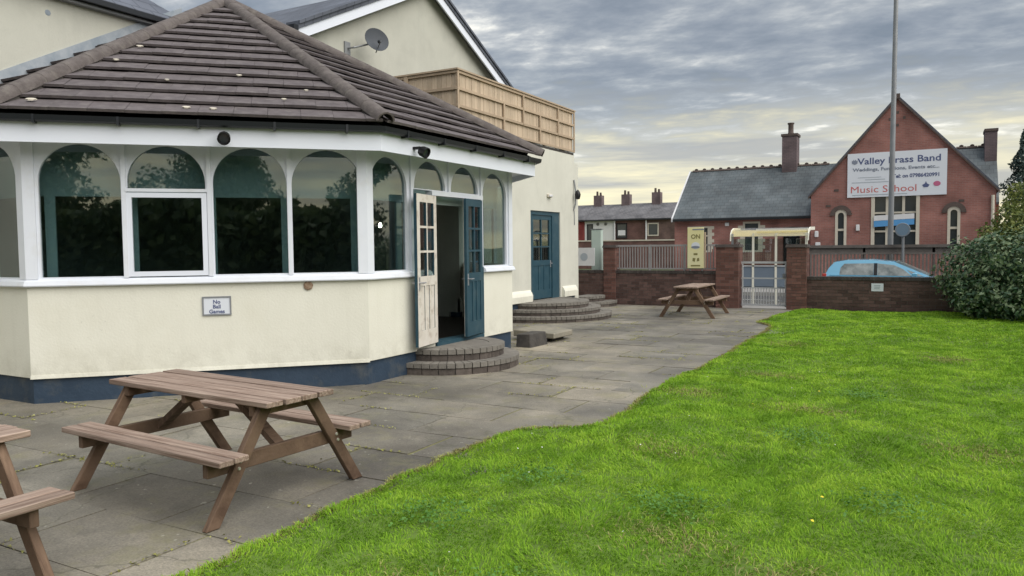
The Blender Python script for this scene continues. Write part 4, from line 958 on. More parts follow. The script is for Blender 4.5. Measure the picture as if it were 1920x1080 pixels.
# ------------------------------------------------------------------ picnic tables
pt = thing('picnic_table', 'weathered brown picnic table nearest the conservatory wall', 'picnic table', (-4.20, 3.52, 0), R(-4), 'brown timber picnic tables on the patio')
TL, TH, SH = .83, .68, .41
bd = lambda x0, x1, y0, y1, z0, z1: MB().box(x0, x1, y0, y1, z0, z1)
for i in range(4):
    y = -.264+i*.134; e_ = random.uniform(-.006, .006)
    part('tabletop_board', bd(-TL+e_, TL+e_, y, y+.121, TH-.034, TH+random.uniform(-.002, .002)), M['wood_top'], pt, world=False, bevel=.004)
for s_ in (-1, 1):
    for i in range(2):
        y = .402+i*.106 if s_ > 0 else -.402-.094-i*.106
        e_ = random.uniform(-.006, .006)
        part('seat_board', bd(-TL+e_, TL+e_, y, y+.094, SH-.034, SH), M['wood_top'], pt, world=False, bevel=.004)
for x in (-.70, .70):
    o_ = .0225 if x > 0 else -.0225
    for s_ in (-1, 1):
        part('leg', MB().hexa([(x-.022, s_*.62, 0), (x+.022, s_*.62, 0), (x+.022, s_*.53, 0), (x-.022, s_*.53, 0)],
                              [(x-.022, s_*.215, TH-.035), (x+.022, s_*.215, TH-.035), (x+.022, s_*.125, TH-.035), (x-.022, s_*.125, TH-.035)]), M['wood'], pt, world=False, bevel=.004)
    xi = x-.0445 if x > 0 else x+.0445
    bb = part('seat_bearer', bd(xi-.022, xi+.022, -.57, .57, SH-.034-.092, SH-.035), M['wood'], pt, world=False, bevel=.004)
    part('top_bearer', bd(xi-.022, xi+.022, -.245, .245, TH-.034-.07, TH-.035), M['wood'], pt, world=False, bevel=.004)
    for s_ in (-1, 1):
        for dz in (-.02, .02):
            yy = s_*(.58-(SH-.08+dz)/TH*.40-.0+dz*.3); xs_ = x+(.022 if x > 0 else -.022)
            part('bolt', MB().tube((xs_, yy, SH-.08+dz), (xs_+(.007 if x > 0 else -.007), yy, SH-.08+dz), .011, .009, 8), M['bolt'], bb, world=False)
part('brace', MB().beam((-.66, 0, SH-.10), (-.20, 0, TH-.06), .07, .04), M['wood'], pt, world=False)
part('brace', MB().beam((.66, 0, SH-.10), (.20, 0, TH-.06), .07, .04), M['wood'], pt, world=False)
part('center_batten', bd(-.02, .02, -.25, .25, TH-.034-.05, TH-.035), M['wood'], pt, world=False)
dup(pt, (-4.24, 1.36, 0), R(90), 'weathered brown picnic table cut off by the left edge of the photo')
dup(pt, (-4.68, 17.1, 0), R(91), 'brown picnic table in the distance beside the brick wall and gate')

# ------------------------------------------------------------------ garden wall, piers, gate, railings
YB = 19.42
def brickwork(root, x0, x1, y0, y1, z0, z1, m, top=True, core='mortar', cop=None):
    """bricks as real pieces, standing proud of a mortar core on every face"""
    part('wall_core', MB().box(x0+.004, x1-.004, y0+.004, y1-.004, z0, z1-.004), M[core], root)
    mb = MB(); h = .075; nrow = int(round((z1-z0-(.08 if cop else 0))/h)); h = (z1-z0-(.08 if cop else 0))/nrow; g_ = .005
    for r_ in range(nrow):
        za, zb_ = z0+r_*h+g_, z0+(r_+1)*h-g_+.002
        x = x0-(.1125 if r_ % 2 else 0)
        while x < x1-.02:
            a_, b_ = max(x, x0)+g_, min(x+.225, x1)-g_
            if b_-a_ > .03:
                d = random.uniform(0, .004)
                mb.box(a_-(.004 if a_ < x0+.02 else 0), b_+(.004 if b_ > x1-.02 else 0), y0-.001-d, y0+.10, za, zb_)
            x += .225
        if x1-x0 < 1:
            y = y0+.11; 
            for xs_, xe in ((x0-.003, x0+.05), (x1-.05, x1+.003)): mb.box(xs_, xe, y, y1-.002, za, zb_)
    stuff(part('brickwork', mb, m, root))
    if cop:
        mc = MB(); x = x0
        while x < x1-.02: mc.box(x+.004, min(x+.075, x1)-.004, y0-.014-random.uniform(0, .005), y1+.012, z1-.078, z1+random.uniform(-.002, .002)); x += .075
        stuff(part('coping', mc, M['coping'], root))
wlx = thing('garden_wall', 'low dark brick wall left of the gate, below the railings', 'wall', (-6, YB, 0), 0, None)
brickwork(wlx, -8.6, -4.75, YB, YB+.22, -.05, .92, M['brick'], cop=True)
wrx = thing('garden_wall', 'low dark brick wall right of the gate, behind the lawn', 'wall', (0, YB, 0))
brickwork(wrx, -2.62, 4.2, YB+.02, YB+.24, -.05, .80, M['brick'], cop=True)
def pier(x0, x1, y0, y1, z1, label):
    t = thing('gate_pier', label, 'brick pier', ((x0+x1)/2, (y0+y1)/2, 0), 0, 'red brick piers along the garden wall')
    brickwork(t, x0, x1, y0, y1, -.05, z1-.07, M['brick_red'])
    part('pier_cap', MB().hexa([(x0-.03, y0-.03, z1-.07), (x1+.03, y0-.03, z1-.07), (x1+.03, y1+.03, z1-.07), (x0-.03, y1+.03, z1-.07)], [(x0-.01, y0-.01, z1), (x1+.01, y0-.01, z1), (x1+.01, y1+.01, z1), (x0-.01, y1+.01, z1)]), M['coping'], t)
    return t
pier(-7.80, -7.46, YB-.04, YB+.30, 1.60, 'slim brick pier at the left end of the railings')
pier(-4.76, -4.20, YB-.10, YB+.34, 1.585, 'brick pier on the left side of the silver gate')
pier(-3.07, -2.62, YB-.10, YB+.34, 1.57, 'brick pier on the right side of the silver gate')
gt = thing('garden_gate', 'low silver barred gate between the two brick piers', 'gate', (-3.63, YB+.1, 0))
gx0, gx1, gy = -4.18, -3.09, YB+.12
part('gate_frame', MB().tube((gx0+.03, gy, .04), (gx0+.03, gy, 1.14), .022).tube((gx1-.03, gy, .04), (gx1-.03, gy, 1.14), .022)
     .beam((gx0, gy, 1.13), (gx1, gy, 1.13), .04, .05).beam((gx0, gy, .74), (gx1, gy, .74), .035, .035).beam((gx0, gy, .50), (gx1, gy, .50), .03, .03).beam((gx0, gy, .08), (gx1, gy, .08), .03, .04), M['silver'], gt)
bar = to_mesh(MB().tube((0, 0, 0), (0, 0, .42), .011, .011, 6), 'gate_bar', M['silver'])
for i in range(15): put('gate_bar', bar, (gx0+.09+i*(gx1-gx0-.18)/14, gy, .08), gt)
part('latch', MB().box(gx1-.10, gx1-.02, gy-.04, gy-.02, .76, .86), M['grey_metal'], gt)
rl = thing('railings', 'grey vertical bar railings on top of the low brick wall', 'railings', (-6, YB+.1, .92))
rbar = to_mesh(MB().box(-.012, .012, -.008, .008, 0, .62), 'railing_bar', M['rail_grey'])
nb_ = 36
for i in range(nb_): put('railing_bar', rbar, (-7.40+i*(2.60)/(nb_-1), YB+.12, .96), rl)
part('rail', MB().box(-7.46, -4.76, YB+.10, YB+.14, 1.545, 1.595), M['rail_grey'], rl); part('rail', MB().box(-7.46, -4.76, YB+.10, YB+.14, .95, .985), M['rail_grey'], rl)
for x in (-6.55, -5.62): part('railing_post', MB().box(x-.025, x+.025, YB+.095, YB+.145, .92, 1.60), M['rail_grey'], rl)
# signs on the wall
ws = thing('wall_sign', 'small white plaque on the brick wall right of the gate', 'sign', (-1.1, YB, .55))
part('sign_plate', MB().box(-1.22, -.97, YB+.004, YB+.014, .475, .655), M['sign_white'], ws)
for i in range(3): part('print', MB().box(-1.16, -1.03-.01*i, YB+.0005, YB+.0038, .60-i*.035, .615-i*.035), M['ink_pale'], ws)
wb = thing('notice_board', 'white notice board fixed on the low wall beside the cream building', 'board', (-8.3, YB-.05, 1.2))
part('board', MB().box(-8.62, -8.06, YB-.06, YB-.03, 1.04, 1.53), M['board_white'], wb); part('print', MB().lathe([(0, 0), (.11, 0)], 12, (-8.36, YB-.063, 1.28), axis=(0, -1, 0)), M['ink_pale'], wb)
gc = thing('metal_cabinet', 'tall pale green metal cabinet behind the low brick wall', 'cabinet', (-8.05, YB+.5, 0))
part('body', MB().box(-8.30, -7.99, YB+.30, YB+.42, GZ, 2.03), M['cab_green'], gc, bevel=.02); part('lid', MB().box(-8.31, -7.98, YB+.29, YB+.43, 2.03, 2.05), M['grey_metal'], gc)
part('door', MB().box(-8.28, -8.01, YB+.288, YB+.30, .9, 1.99), M['cab_green'], gc)
# yellow board
yb_ = thing('yellow_board', 'tall yellow advertising board standing in front of the railings', 'board', (-5.28, YB-.06, 0))
YF = YB-.075
part('board', MB().box(-5.49, -5.075, YF, YF+.03, .985, 2.02), M['yellow'], yb_, bevel=.006)
part('board_edge', MB().box(-5.07, -5.03, YF+.005, YF+.06, .985, 1.9), M['rail_timber'], yb_)
part('post', MB().tube((-5.43, YF+.05, .92), (-5.43, YF+.05, 2.0), .02), M['grey_metal'], yb_); part('post', MB().tube((-5.12, YF+.05, .92), (-5.12, YF+.05, 2.0), .02), M['grey_metal'], yb_)
lettering('ON', .15, M['ink_olive'], yb_, (-5.28, YF-.004, 1.74), (1, 0, 0), (0, 0, 1), center=True, bold=.004)
el = lambda cx, cz, rx, rz_, y, n_=20: [(cx+rx*math.cos(2*PI*i/n_), cz+rz_*math.sin(2*PI*i/n_)) for i in range(n_)]
part('emblem', MB().ext2d([el(-5.28, 1.56, .11, .09, 0)], (0, YF, 0), (1, 0, 0), (0, 0, 1), (0, -1, 0), .001, .003), M['sign_white'], yb_)
part('emblem', MB().ext2d([el(-5.28, 1.52, .11, .035, 0)], (0, YF, 0), (1, 0, 0), (0, 0, 1), (0, -1, 0), .0035, .005), M['ink_grey'], yb_)
part('print', MB().ext2d([[(-5.33, 1.32), (-5.23, 1.32), (-5.23, 1.37), (-5.33, 1.37)], [(-5.36, 1.17), (-5.30, 1.15), (-5.28, 1.24), (-5.35, 1.25)], [(-5.25, 1.16), (-5.18, 1.17), (-5.19, 1.25), (-5.24, 1.24)], [(-5.40, 1.035), (-5.16, 1.035), (-5.16, 1.07), (-5.40, 1.07)]],
     (0, YF, 0), (1, 0, 0), (0, 0, 1), (0, -1, 0), .001, .003), M['ink_olive'], yb_)
part('top_bar', MB().box(-5.36, -5.06, YF-.006, YF-.0005, 1.955, 1.985), M['ink_grey'], yb_)

# ------------------------------------------------------------------ street beyond: shelter, car, posts, fence
bs = thing('bus_shelter', 'bus shelter with a curved cream roof beyond the gate', 'bus shelter', (-4.2, 23.6, -.19))
k_ = 23.6/23.
X0, X1 = -5.16*k_, -3.05*k_
Yf = 23.3
prof = [(Yf-.05, 1.80), (Yf-.02, 1.89), (Yf+.10, 1.98), (Yf+.35, 2.05), (Yf+.9, 2.08), (Yf+1.25, 2.06), (Yf+1.25, 2.02), (Yf+.9, 2.04), (Yf+.36, 2.01), (Yf+.13, 1.945), (Yf+.02, 1.87), (Yf-.01, 1.80)]
part('roof', MB().strip([[(x, y, z) for y, z in prof] for x in (X0, X1)]), M['shelter_cream'], bs, smooth=True)
for x in (X0-.02, X1): part('roof_end', MB().strip([[(xx, y, z) for y, z in [(Yf-.06, 1.68), (Yf-.03, 1.88), (Yf+.10, 2.0), (Yf+.35, 2.07), (Yf+1.26, 2.09), (Yf+1.26, 2.0), (Yf+.36, 1.98), (Yf+.14, 1.92), (Yf+.03, 1.82), (Yf+.0, 1.68)]] for xx in (x, x+.03)]), M['shelter_white'], bs)
part('roof_sheet', MB().strip([[(x, y, z-.012) for y, z in [(Yf+.0, 1.83), (Yf+.13, 1.93), (Yf+.36, 1.995), (Yf+.9, 2.025), (Yf+1.22, 2.01), (Yf+1.22, 2.0), (Yf+.9, 2.015), (Yf+.36, 1.985), (Yf+.14, 1.92), (Yf+.01, 1.82)]] for x in (X0+.02, X1)]), M['shelter_pale'], bs, smooth=True)
part('roof_edge', MB().box(-4.45*k_, X1, Yf-.0, Yf+.07, 1.985, 2.03), M['shelter_white'], bs)
for x in (-4.53*k_, -3.90*k_, X0+.04, X1-.04):
    part('post', MB().box(x-.03, x+.03, Yf+.0, Yf+.06, -.19, 1.90), M['shelter_white'] if x > X0+.1 else M['grey_metal'], bs)
for a_, b_ in ((X0+.08, -4.53*k_-.03), (-4.53*k_+.03, -3.90*k_-.03), (-3.90*k_+.03, X1-.08)):
    part('lower_panel', MB().box(a_, b_, Yf+.02, Yf+.04, .35, .92), M['shelter_blue'], bs)
    part('pane', MB().box(a_, b_, Yf+.025, Yf+.033, .96, 1.74), M['glass_clear'], bs)
part('rail', MB().box(X0, X1, Yf+.0, Yf+.055, .92, .96), M['silver'], bs)
part('seat', MB().box(X0+.2, X1-.2, Yf+.2, Yf+.5, .28, .33), M['shelter_blue'], bs)
part('timetable', MB().box(-3.62, -3.42, Yf+.01, Yf+.02, 1.02, 1.20).box(-3.56, -3.46, Yf+.01, Yf+.02, 1.24, 1.38), M['board_white'], bs)

# parked car
CR = thing('parked_car', 'light blue hatchback parked on the road behind the brick wall', 'car', (-1.35, 25.6, -.30))
CYc = 25.6; kx = 25.6/25.; RX = -2.86*kx
def cp(x, z): return (RX+x, z)
zr = -.345
body = [(0.0, .30), (.02, .75), (.06, .93), (.20, .98), (2.75, .96), (3.35, .88), (3.75, .74), (3.92, .55), (3.95, .30), (3.6, .22), (.3, .22)]
mb = MB(); w0 = .84
sec = lambda y, k2: [(RX+2.0+(x-2.0)*k2, y, zr+z) for x, z in body]
mb.strip([sec(CYc-w0, .975), sec(CYc-w0*.93, 1.), sec(CYc+w0*.93, 1.), sec(CYc+w0, .975)])
part('body', mb, M['car_blue'], CR, smooth=True)
roofp = [(.08, .95), (.20, 1.20), (.36, 1.37), (.70, 1.425), (1.35, 1.43), (1.95, 1.375), (2.35, 1.20), (2.90, .955)]
def cab(y, k2, dz): return [(RX+1.4+(x-1.4)*k2, y+0, zr+z-dz*(1 if z > 1.1 else 0)) for x, z in roofp]
tw_ = lambda s_: [[RX+x, CYc+s_*(.82-.22*(z-.95)/.48), zr+z] for x, z in roofp]
part('cabin', MB().strip([tw_(-1), [[RX+x, CYc-.3, zr+z+.02*(z > 1.2)] for x, z in roofp], [[RX+x, CYc+.3, zr+z+.02*(z > 1.2)] for x, z in roofp], tw_(1)]), M['car_blue'], CR, smooth=True)
def cw(poly, s_, d=.006): return [(RX+x, CYc+s_*(.82-.22*(z-.95)/.48+d), zr+z) for x, z in poly]
for s_ in (-1, 1):
    for pl_ in ([(.50, .99), (1.42, .98), (1.42, 1.33), (.62, 1.32), (.52, 1.2)], [(1.52, .98), (2.42, .97), (2.20, 1.16), (1.95, 1.28), (1.52, 1.33)], [(2.47, .97), (2.72, .965), (2.40, 1.11), (2.30, 1.14)]):
        part('side_window', MB().hexa(cw(pl_, s_, -.01), cw(pl_, s_, .006)), M['car_glass'], CR)
    part('door_mirror', MB().box(RX+2.42, RX+2.56, CYc+s_*.93-.08, CYc+s_*.93+.08, zr+.95, zr+1.06), M['car_blue'], CR, bevel=.02)
    part('tail_light', MB().box(RX+.02, RX+.14, CYc+s_*.76-.07, CYc+s_*.76+.05, zr+.80, zr+1.02), M['red_lamp'], CR, bevel=.015)
    part('headlight', MB().box(RX+3.66, RX+3.88, CYc+s_*.62-.13, CYc+s_*.62+.13, zr+.58, zr+.74), M['glass_far'], CR, bevel=.03)
    for x in (.75, 3.15):
        wh = part('wheel', MB().tube((RX+x, CYc+s_*.66, zr+.30), (RX+x, CYc+s_*.85, zr+.30), .30, .30, 20), M['tyre'], CR)
        part('rim', MB().tube((RX+x, CYc+s_*.85, zr+.30), (RX+x, CYc+s_*.856, zr+.30), .19, .18, 16), M['chrome'], wh)
def sl_pt(x, z, y, n_=.012): return (RX+x, CYc+y, zr+z)
for s_ in (-1, 1):
    part('door_pillar', MB().hexa(cw([(1.425, .98), (1.515, .98), (1.515, 1.335), (1.425, 1.335)], s_, -.01), cw([(1.425, .98), (1.515, .98), (1.515, 1.335), (1.425, 1.335)], s_, .005)), M['black'], CR)
    part('door_seam', MB().box(RX+1.46, RX+1.475, CYc+s_*.838, CYc+s_*.843, zr+.35, zr+.95), M['black'], CR)
part('windscreen', MB().hexa([sl_pt(2.0, 1.345, -.52), sl_pt(2.83, .975, -.66), sl_pt(2.83, .975, .66), sl_pt(2.0, 1.345, .52)], [sl_pt(2.03, 1.405, -.52), sl_pt(2.87, 1.01, -.66), sl_pt(2.87, 1.01, .66), sl_pt(2.03, 1.405, .52)]), M['car_glass'], CR)
part('rear_window', MB().hexa([sl_pt(.13, 1.0, -.6), sl_pt(.36, 1.36, -.52), sl_pt(.36, 1.36, .52), sl_pt(.13, 1.0, .6)], [sl_pt(.075, 1.0, -.6), sl_pt(.30, 1.36, -.52), sl_pt(.30, 1.36, .52), sl_pt(.075, 1.0, .6)]), M['car_glass'], CR)

# brown fence across the road
bf = thing('street_fence', 'brown vertical bar fence in front of the school', 'fence', (-2, 29.6, -.19))
FY = 29.6; fbar = to_mesh(MB().box(-.029, .029, -.012, .012, 0, 1.24), 'fence_bar', M['rail_brown'])
for i in range(76): put('fence_bar', fbar, (-4.2+i*.112, FY, -.02), bf)
part('rail', MB().box(-4.3, 4.4, FY-.03, FY+.03, 1.42, 1.52), M['rail_brown'], bf); part('rail', MB().box(-4.3, 4.4, FY-.02, FY+.02, 1.19, 1.25), M['rail_brown'], bf); part('rail', MB().box(-4.3, 4.4, FY+.012, FY+.03, .1, .16), M['rail_brown'], bf)
part('panel', MB().box(-4.3, 4.4, FY+.03, FY+.05, 1.25, 1.42), M['rail_brown'], bf)
for i in range(5): part('fence_post', MB().box(-4.3+i*2.15, -4.22+i*2.15, FY+.03, FY+.11, -.19, 1.5), M['rail_brown'], bf)
lp = thing('lamp_column', 'tall grey lamp column in front of the brick gable', 'lamp post', (-1.285, 29.9, -.19))
part('column', MB().tube((-1.31, 29.9, -.19), (-1.30, 29.9, 1.3), .115, .11, 14).tube((-1.30, 29.9, 1.3), (-1.24, 29.9, 10.6), .095, .070, 14), M['grey_metal'], lp, smooth=True)
part('bracket_arm', MB().sweep([(-1.24, 29.9, 10.6), (-1.22, 29.7, 10.95), (-1.22, 29.2, 11.1), (-1.22, 28.3, 11.15)], .045), M['grey_metal'], lp); part('lantern', MB().box(-1.36, -1.08, 27.6, 28.3, 11.08, 11.22), M['grey_metal'], lp, bevel=.04)
rs = thing('round_sign', 'round blue road sign on a thin post before the school window', 'road sign', (-.87, 29.3, -.19))
part('post', MB().tube((-.87, 29.3, -.19), (-.89, 29.3, 2.25), .045, .045, 10), M['grey_metal'], rs); part('disc', MB().lathe([(0, -.008), (.225, -.008), (.24, 0), (.225, .012), (0, .012)], 24, (-.90, 29.22, 2.02), axis=(-.12, -1, 0)), M['round_blue'], rs)
part('sign_rim', MB().lathe([(.195, .0125), (.225, .0135)], 24, (-.90, 29.22, 2.02), axis=(-.12, -1, 0)), M['grey_metal'], rs)

# ------------------------------------------------------------------ school hall
SY = 38.
sc = thing('school_hall', 'red brick school hall with a steep gable and slate wings', 'building', (-1.4, SY, -.2))
gL, gR, gE, gA, gXc = -4.98, 2.30, 3.84, 7.94, -1.46
wl_, wr_ = (-2.44, -.52), None
wins = [(-2.44, -.52, 1.25, 3.66)]
nar = [(-3.69, .20, 1.2, 2.98), (.78, .20, 1.2, 2.98)]
front = []
xsb = [gL, nar[0][0]-.20, nar[0][0]+.20, -2.44, -.52, nar[1][0]-.20, nar[1][0]+.20, gR]
Zg = lambda x: gE+(gA-gE)*(1-abs(x-gXc)/(gR-gXc if x > gXc else gXc-gL))
for a_, b_ in zip(xsb[:-1], xsb[1:]):
    z0 = -.3
    if (a_, b_) in (((-2.44, -.52)),): pass
    op = {xsb[1]: (1.2, 3.0), xsb[3]: (1.25, 3.66), xsb[5]: (1.2, 3.0)}.get(a_)
    top = [(b_, Zg(b_))] + ([(gXc, gA)] if a_ < gXc < b_ else []) + [(a_, Zg(a_))]
    if op: front.append([(a_, z0), (b_, z0), (b_, op[0]), (a_, op[0])]); front.append([(a_, op[1]), (b_, op[1])]+top)
    else: front.append([(a_, z0), (b_, z0)]+top)
part('wall', MB().ext2d(front, (0, SY, 0), (1, 0, 0), (0, 0, 1), (0, -1, 0), -.35, 0), M['school_brick'], sc)
part('wall', MB().box(gL, gL+.3, SY+.35, SY+9, -.3, gE), M['school_brick_y'], sc); part('wall', MB().box(gR-.3, gR, SY+.35, SY+9, -.3, gE), M['school_brick_y'], sc)
for s_, xe in ((-1, gL-.12), (1, gR+.12)):
    ze = gE-.12*(gA-gE)/3.6
    part('roof', MB().strip([[(xe, y, ze), (gXc, y, gA), (gXc, y, gA+.12), (xe, y, ze+.12)] for y in (SY-.10, SY+9)]), M['slate_y'], sc)
    part('verge', MB().strip([[(xe, y, ze-.06), (gXc, y, gA-.06), (gXc, y, gA+.03), (xe, y, ze+.03)] for y in (SY-.12, SY-.004)]), M['sooty'], sc)
part('apex_stone', MB().box(gXc-.10, gXc+.10, SY-.14, SY+.1, gA-.05, gA+.16), M['sooty'], sc)
for x, z in ((gXc-.28, 7.02), (gXc+.02, 7.3), (gXc+.28, 7.05), (gXc+.02, 6.75)): part('vent_hole', MB().box(x-.05, x+.05, SY-.012, SY-.002, z-.06, z+.06), M['sooty'], sc)
for x, z in ((gL+.75, 3.30), (1.05, 3.35), (-3.9, 4.0)): part('wall_tie', MB().box(x-.10, x+.10, SY-.02, SY-.002, z-.05, z+.05), M['sooty'], sc)
# central window
cw_ = part('window', MB().box(-2.44, -2.30, SY-.05, SY+.12, 1.25, 3.66).box(-.66, -.52, SY-.05, SY+.12, 1.25, 3.66).box(-2.50, -.46, SY-.08, SY+.12, 1.15, 1.25), M['stone_trim'], sc)
fr = MB()
for x in (-1.80, -1.15): fr.box(x-.055, x+.055, SY+.02, SY+.10, 1.25, 3.66)
for z in (1.30, 2.10, 2.92): 
    for a_, b_ in ((-2.30, -1.855), (-1.745, -1.205), (-1.095, -.66)): fr.box(a_, b_, SY+.02, SY+.10, z-.04, z+.04)
part('frame', fr, M['stone_trim'], cw_)
for a_, b_ in ((-2.30, -1.855), (-1.745, -1.205), (-1.095, -.66)):
    for z0, z1 in ((1.34, 2.06), (2.14, 2.88), (2.96, 3.66)): part('pane', MB().box(a_, b_, SY+.10, SY+.12, z0, z1), M['glass_far'], cw_)
for cx, hw_, z0, z1 in nar:
    wd_ = part('window', MB().ext2d(arch_panel(cx-.24, cx+.24, z0, z1+.14, cx, .13, z1-.13, z0+.04), (0, SY, 0), (1, 0, 0), (0, 0, 1), (0, -1, 0), -.10, .03), M['stone_trim'], sc)
    part('frame', MB().box(cx-.13, cx+.13, SY+.02, SY+.08, 2.15, 2.25), M['stone_trim'], wd_)
    for a_, b_ in ((z0+.04, 2.15), (2.25, z1)): part('pane', MB().box(cx-.13, cx+.13, SY+.08, SY+.10, a_, b_), M['glass_far'], wd_)
    A = [(cx-.46*math.cos(PI*i/14), 2.85+.46*math.sin(PI*i/14)) for i in range(15)]; B_ = [(cx-.27*math.cos(PI*i/14), 2.85+.27*math.sin(PI*i/14)) for i in range(15)]
    part('arch_stones', MB().ext2d([[A[i], A[i+1], B_[i+1], B_[i]] for i in range(14)], (0, SY, 0), (1, 0, 0), (0, 0, 1), (0, -1, 0), -.02, .07), M['sooty'], sc)
for x, z, w_ in ((-4.72, 2.02, .16), (-4.66, 1.50, .22), (-2.98, 2.28, .15)):
    part('alarm_box', MB().box(x-w_/2, x+w_/2, SY-.08, SY-.002, z-.14, z+.14), M['board_white'], sc, bevel=.02)
# name board on the gable
nb2 = thing('school_sign', 'large white music school sign board on the brick gable', 'sign', (-1.45, SY-.06, 4.6))
sx0, sx1, sz0, sz1 = -3.43, .49, 3.64, 5.60; SF = SY-.09
part('board', MB().box(sx0, sx1, SF, SY-.01, sz0, sz1), M['sign_white'], nb2)
pf = SF-.006
def sgn_text(t_, x, z, wd_, size, m_, bold): lettering(t_, size, m_, nb2, (x, pf, z), (1, 0, 0), (0, 0, 1), width=wd_, bold=bold)
sgn_text('Valley Brass Band', -3.03, 5.10, 3.28, .40, M['ink_navy'], .007)
sgn_text('Weddings, Functions, Events etc...', -3.22, 4.80, 3.42, .20, M['ink_grey'], .006)
sgn_text('Tel: on 07986420991', -1.60, 4.44, 1.80, .22, M['ink_navy'], .007)
sgn_text('Music School', -3.28, 3.84, 2.62, .42, M['ink_red'], .0)
for x, z, w_, h_ in ((-3.0, 4.50, .95, .025), (-2.7, 4.40, .8, .025), (-3.25, 4.28, 1.5, .03), (-3.22, 3.72, 2.2, .035)): part('print', MB().box(x, x+w_, pf, pf+.004, z, z+h_), M['ink_pale'], nb2)
part('emblem', MB().ext2d([[(-3.25, 5.16), (-3.13, 5.10), (-3.02, 5.16), (-3.02, 5.30), (-3.06, 5.26), (-3.10, 5.34), (-3.14, 5.27), (-3.18, 5.34), (-3.21, 5.26), (-3.25, 5.30)]], (0, pf, 0), (1, 0, 0), (0, 0, 1), (0, -1, 0), 0, .003), M['ink_grey'], nb2)
part('emblem', MB().ext2d([[(-.38, 3.98), (-.22, 3.98), (-.16, 4.08), (-.26, 4.14), (-.30, 4.24), (-.34, 4.14), (-.44, 4.08)]], (0, pf, 0), (1, 0, 0), (0, 0, 1), (0, -1, 0), 0, .003), M['ink_navy'], nb2)
part('emblem', MB().ext2d([el(.12, 4.12, .14, .11, 0, 12)], (0, pf, 0), (1, 0, 0), (0, 0, 1), (0, -1, 0), 0, .003), M['ink_pink'], nb2)
bnr = tag(part('banner', MB().ext2d([[(-2.32, 2.30), (-.72, 2.38), (-.72, 2.63), (-2.32, 2.56)]], (0, SY-.10, 0), (1, 0, 0), (0, 0, 1), (0, -1, 0), 0, .015), M['banner_blue']), 'pale blue banner hung across the school window', 'banner')
tag(part('banner', MB().ext2d([[(-2.32, 2.57), (-.72, 2.64), (-.72, 2.86), (-2.32, 2.80)]], (0, SY-.10, 0), (1, 0, 0), (0, 0, 1), (0, -1, 0), 0, .015), M['board_white']), 'white strip banner above the blue one in the school window', 'banner')
# left wing
WY, WX0, WE, WRZ, WRY = 39., -11.74, 2.90, 5.53, 42.2
ops = [(-10.82, -9.94, 1.2, 2.52), (-8.28, -7.45, 1.2, 2.70), (-6.38, -5.60, -.2, 2.05)]
xsb = [WX0] + [v for o_ in ops for v in o_[:2]] + [gL]
fw_ = []
for a_, b_ in zip(xsb[:-1], xsb[1:]):
    o_ = [w for w in ops if w[0] == a_]
    if o_: fw_.append([(a_, o_[0][3]), (b_, o_[0][3]), (b_, WE), (a_, WE)]); 
    if o_ and o_[0][2] > 0: fw_.append([(a_, -.3), (b_, -.3), (b_, o_[0][2]), (a_, o_[0][2])])
    if not o_: fw_.append([(a_, -.3), (b_, -.3), (b_, WE), (a_, WE)])
part('wall', MB().ext2d(fw_, (0, WY, 0), (1, 0, 0), (0, 0, 1), (0, -1, 0), -.3, 0), M['school_brick'], sc)
part('wall', MB().ext2d([[(WY+.3, -.3), (45.4, -.3), (45.4, WE), (WRY, WRZ), (WY+.3, WE)]], (WX0, 0, 0), (0, 1, 0), (0, 0, 1), (1, 0, 0), 0, .3), M['school_brick_y'], sc)
part('roof', MB().hexa([(WX0-.05, WY-.2, WE-.08), (gXc, WY-.2, WE-.08), (gXc, WRY, WRZ), (WX0-.05, WRY, WRZ)], [(WX0-.05, WY-.2, WE+.02), (gXc, WY-.2, WE+.02), (gXc, WRY, WRZ+.1), (WX0-.05, WRY, WRZ+.1)]), M['slate_blue'], sc)
part('roof', MB().hexa([(WX0-.05, WRY, WRZ), (gXc, WRY, WRZ), (gXc, 45.6, WE-.08), (WX0-.05, 45.6, WE-.08)], [(WX0-.05, WRY, WRZ+.1), (gXc, WRY, WRZ+.1), (gXc, 45.6, WE+.02), (WX0-.05, 45.6, WE+.02)]), M['slate_blue'], sc)
part('verge', MB().strip([[(x, WY-.22, WE-.14), (x, WRY, WRZ-.05), (x, WRY, WRZ+.13), (x, WY-.22, WE+.05)] for x in (WX0-.12, WX0-.05)]), M['board_white'], sc)
part('gutter', MB().box(WX0, gL-.02, WY-.32, WY-.2, WE-.12, WE-.02), M['gutter'], sc)
rt = to_mesh(MB().strip([[(x, -.11, -.06), (x, 0, .03), (x, .11, -.06)] for x in (0, .42)]).ext2d([[(.13, .02), (.29, .02), (.30, .07), (.25, .10), (.21, .11), (.17, .10), (.12, .07)]], (0, 0, 0), (1, 0, 0), (0, 0, 1), (0, 1, 0), -.03, .03), 'ridge_tile', M['sooty'])
for i in range(16): put('ridge_tile', rt, (WX0+.05+i*.44, WRY, WRZ+.12), sc)
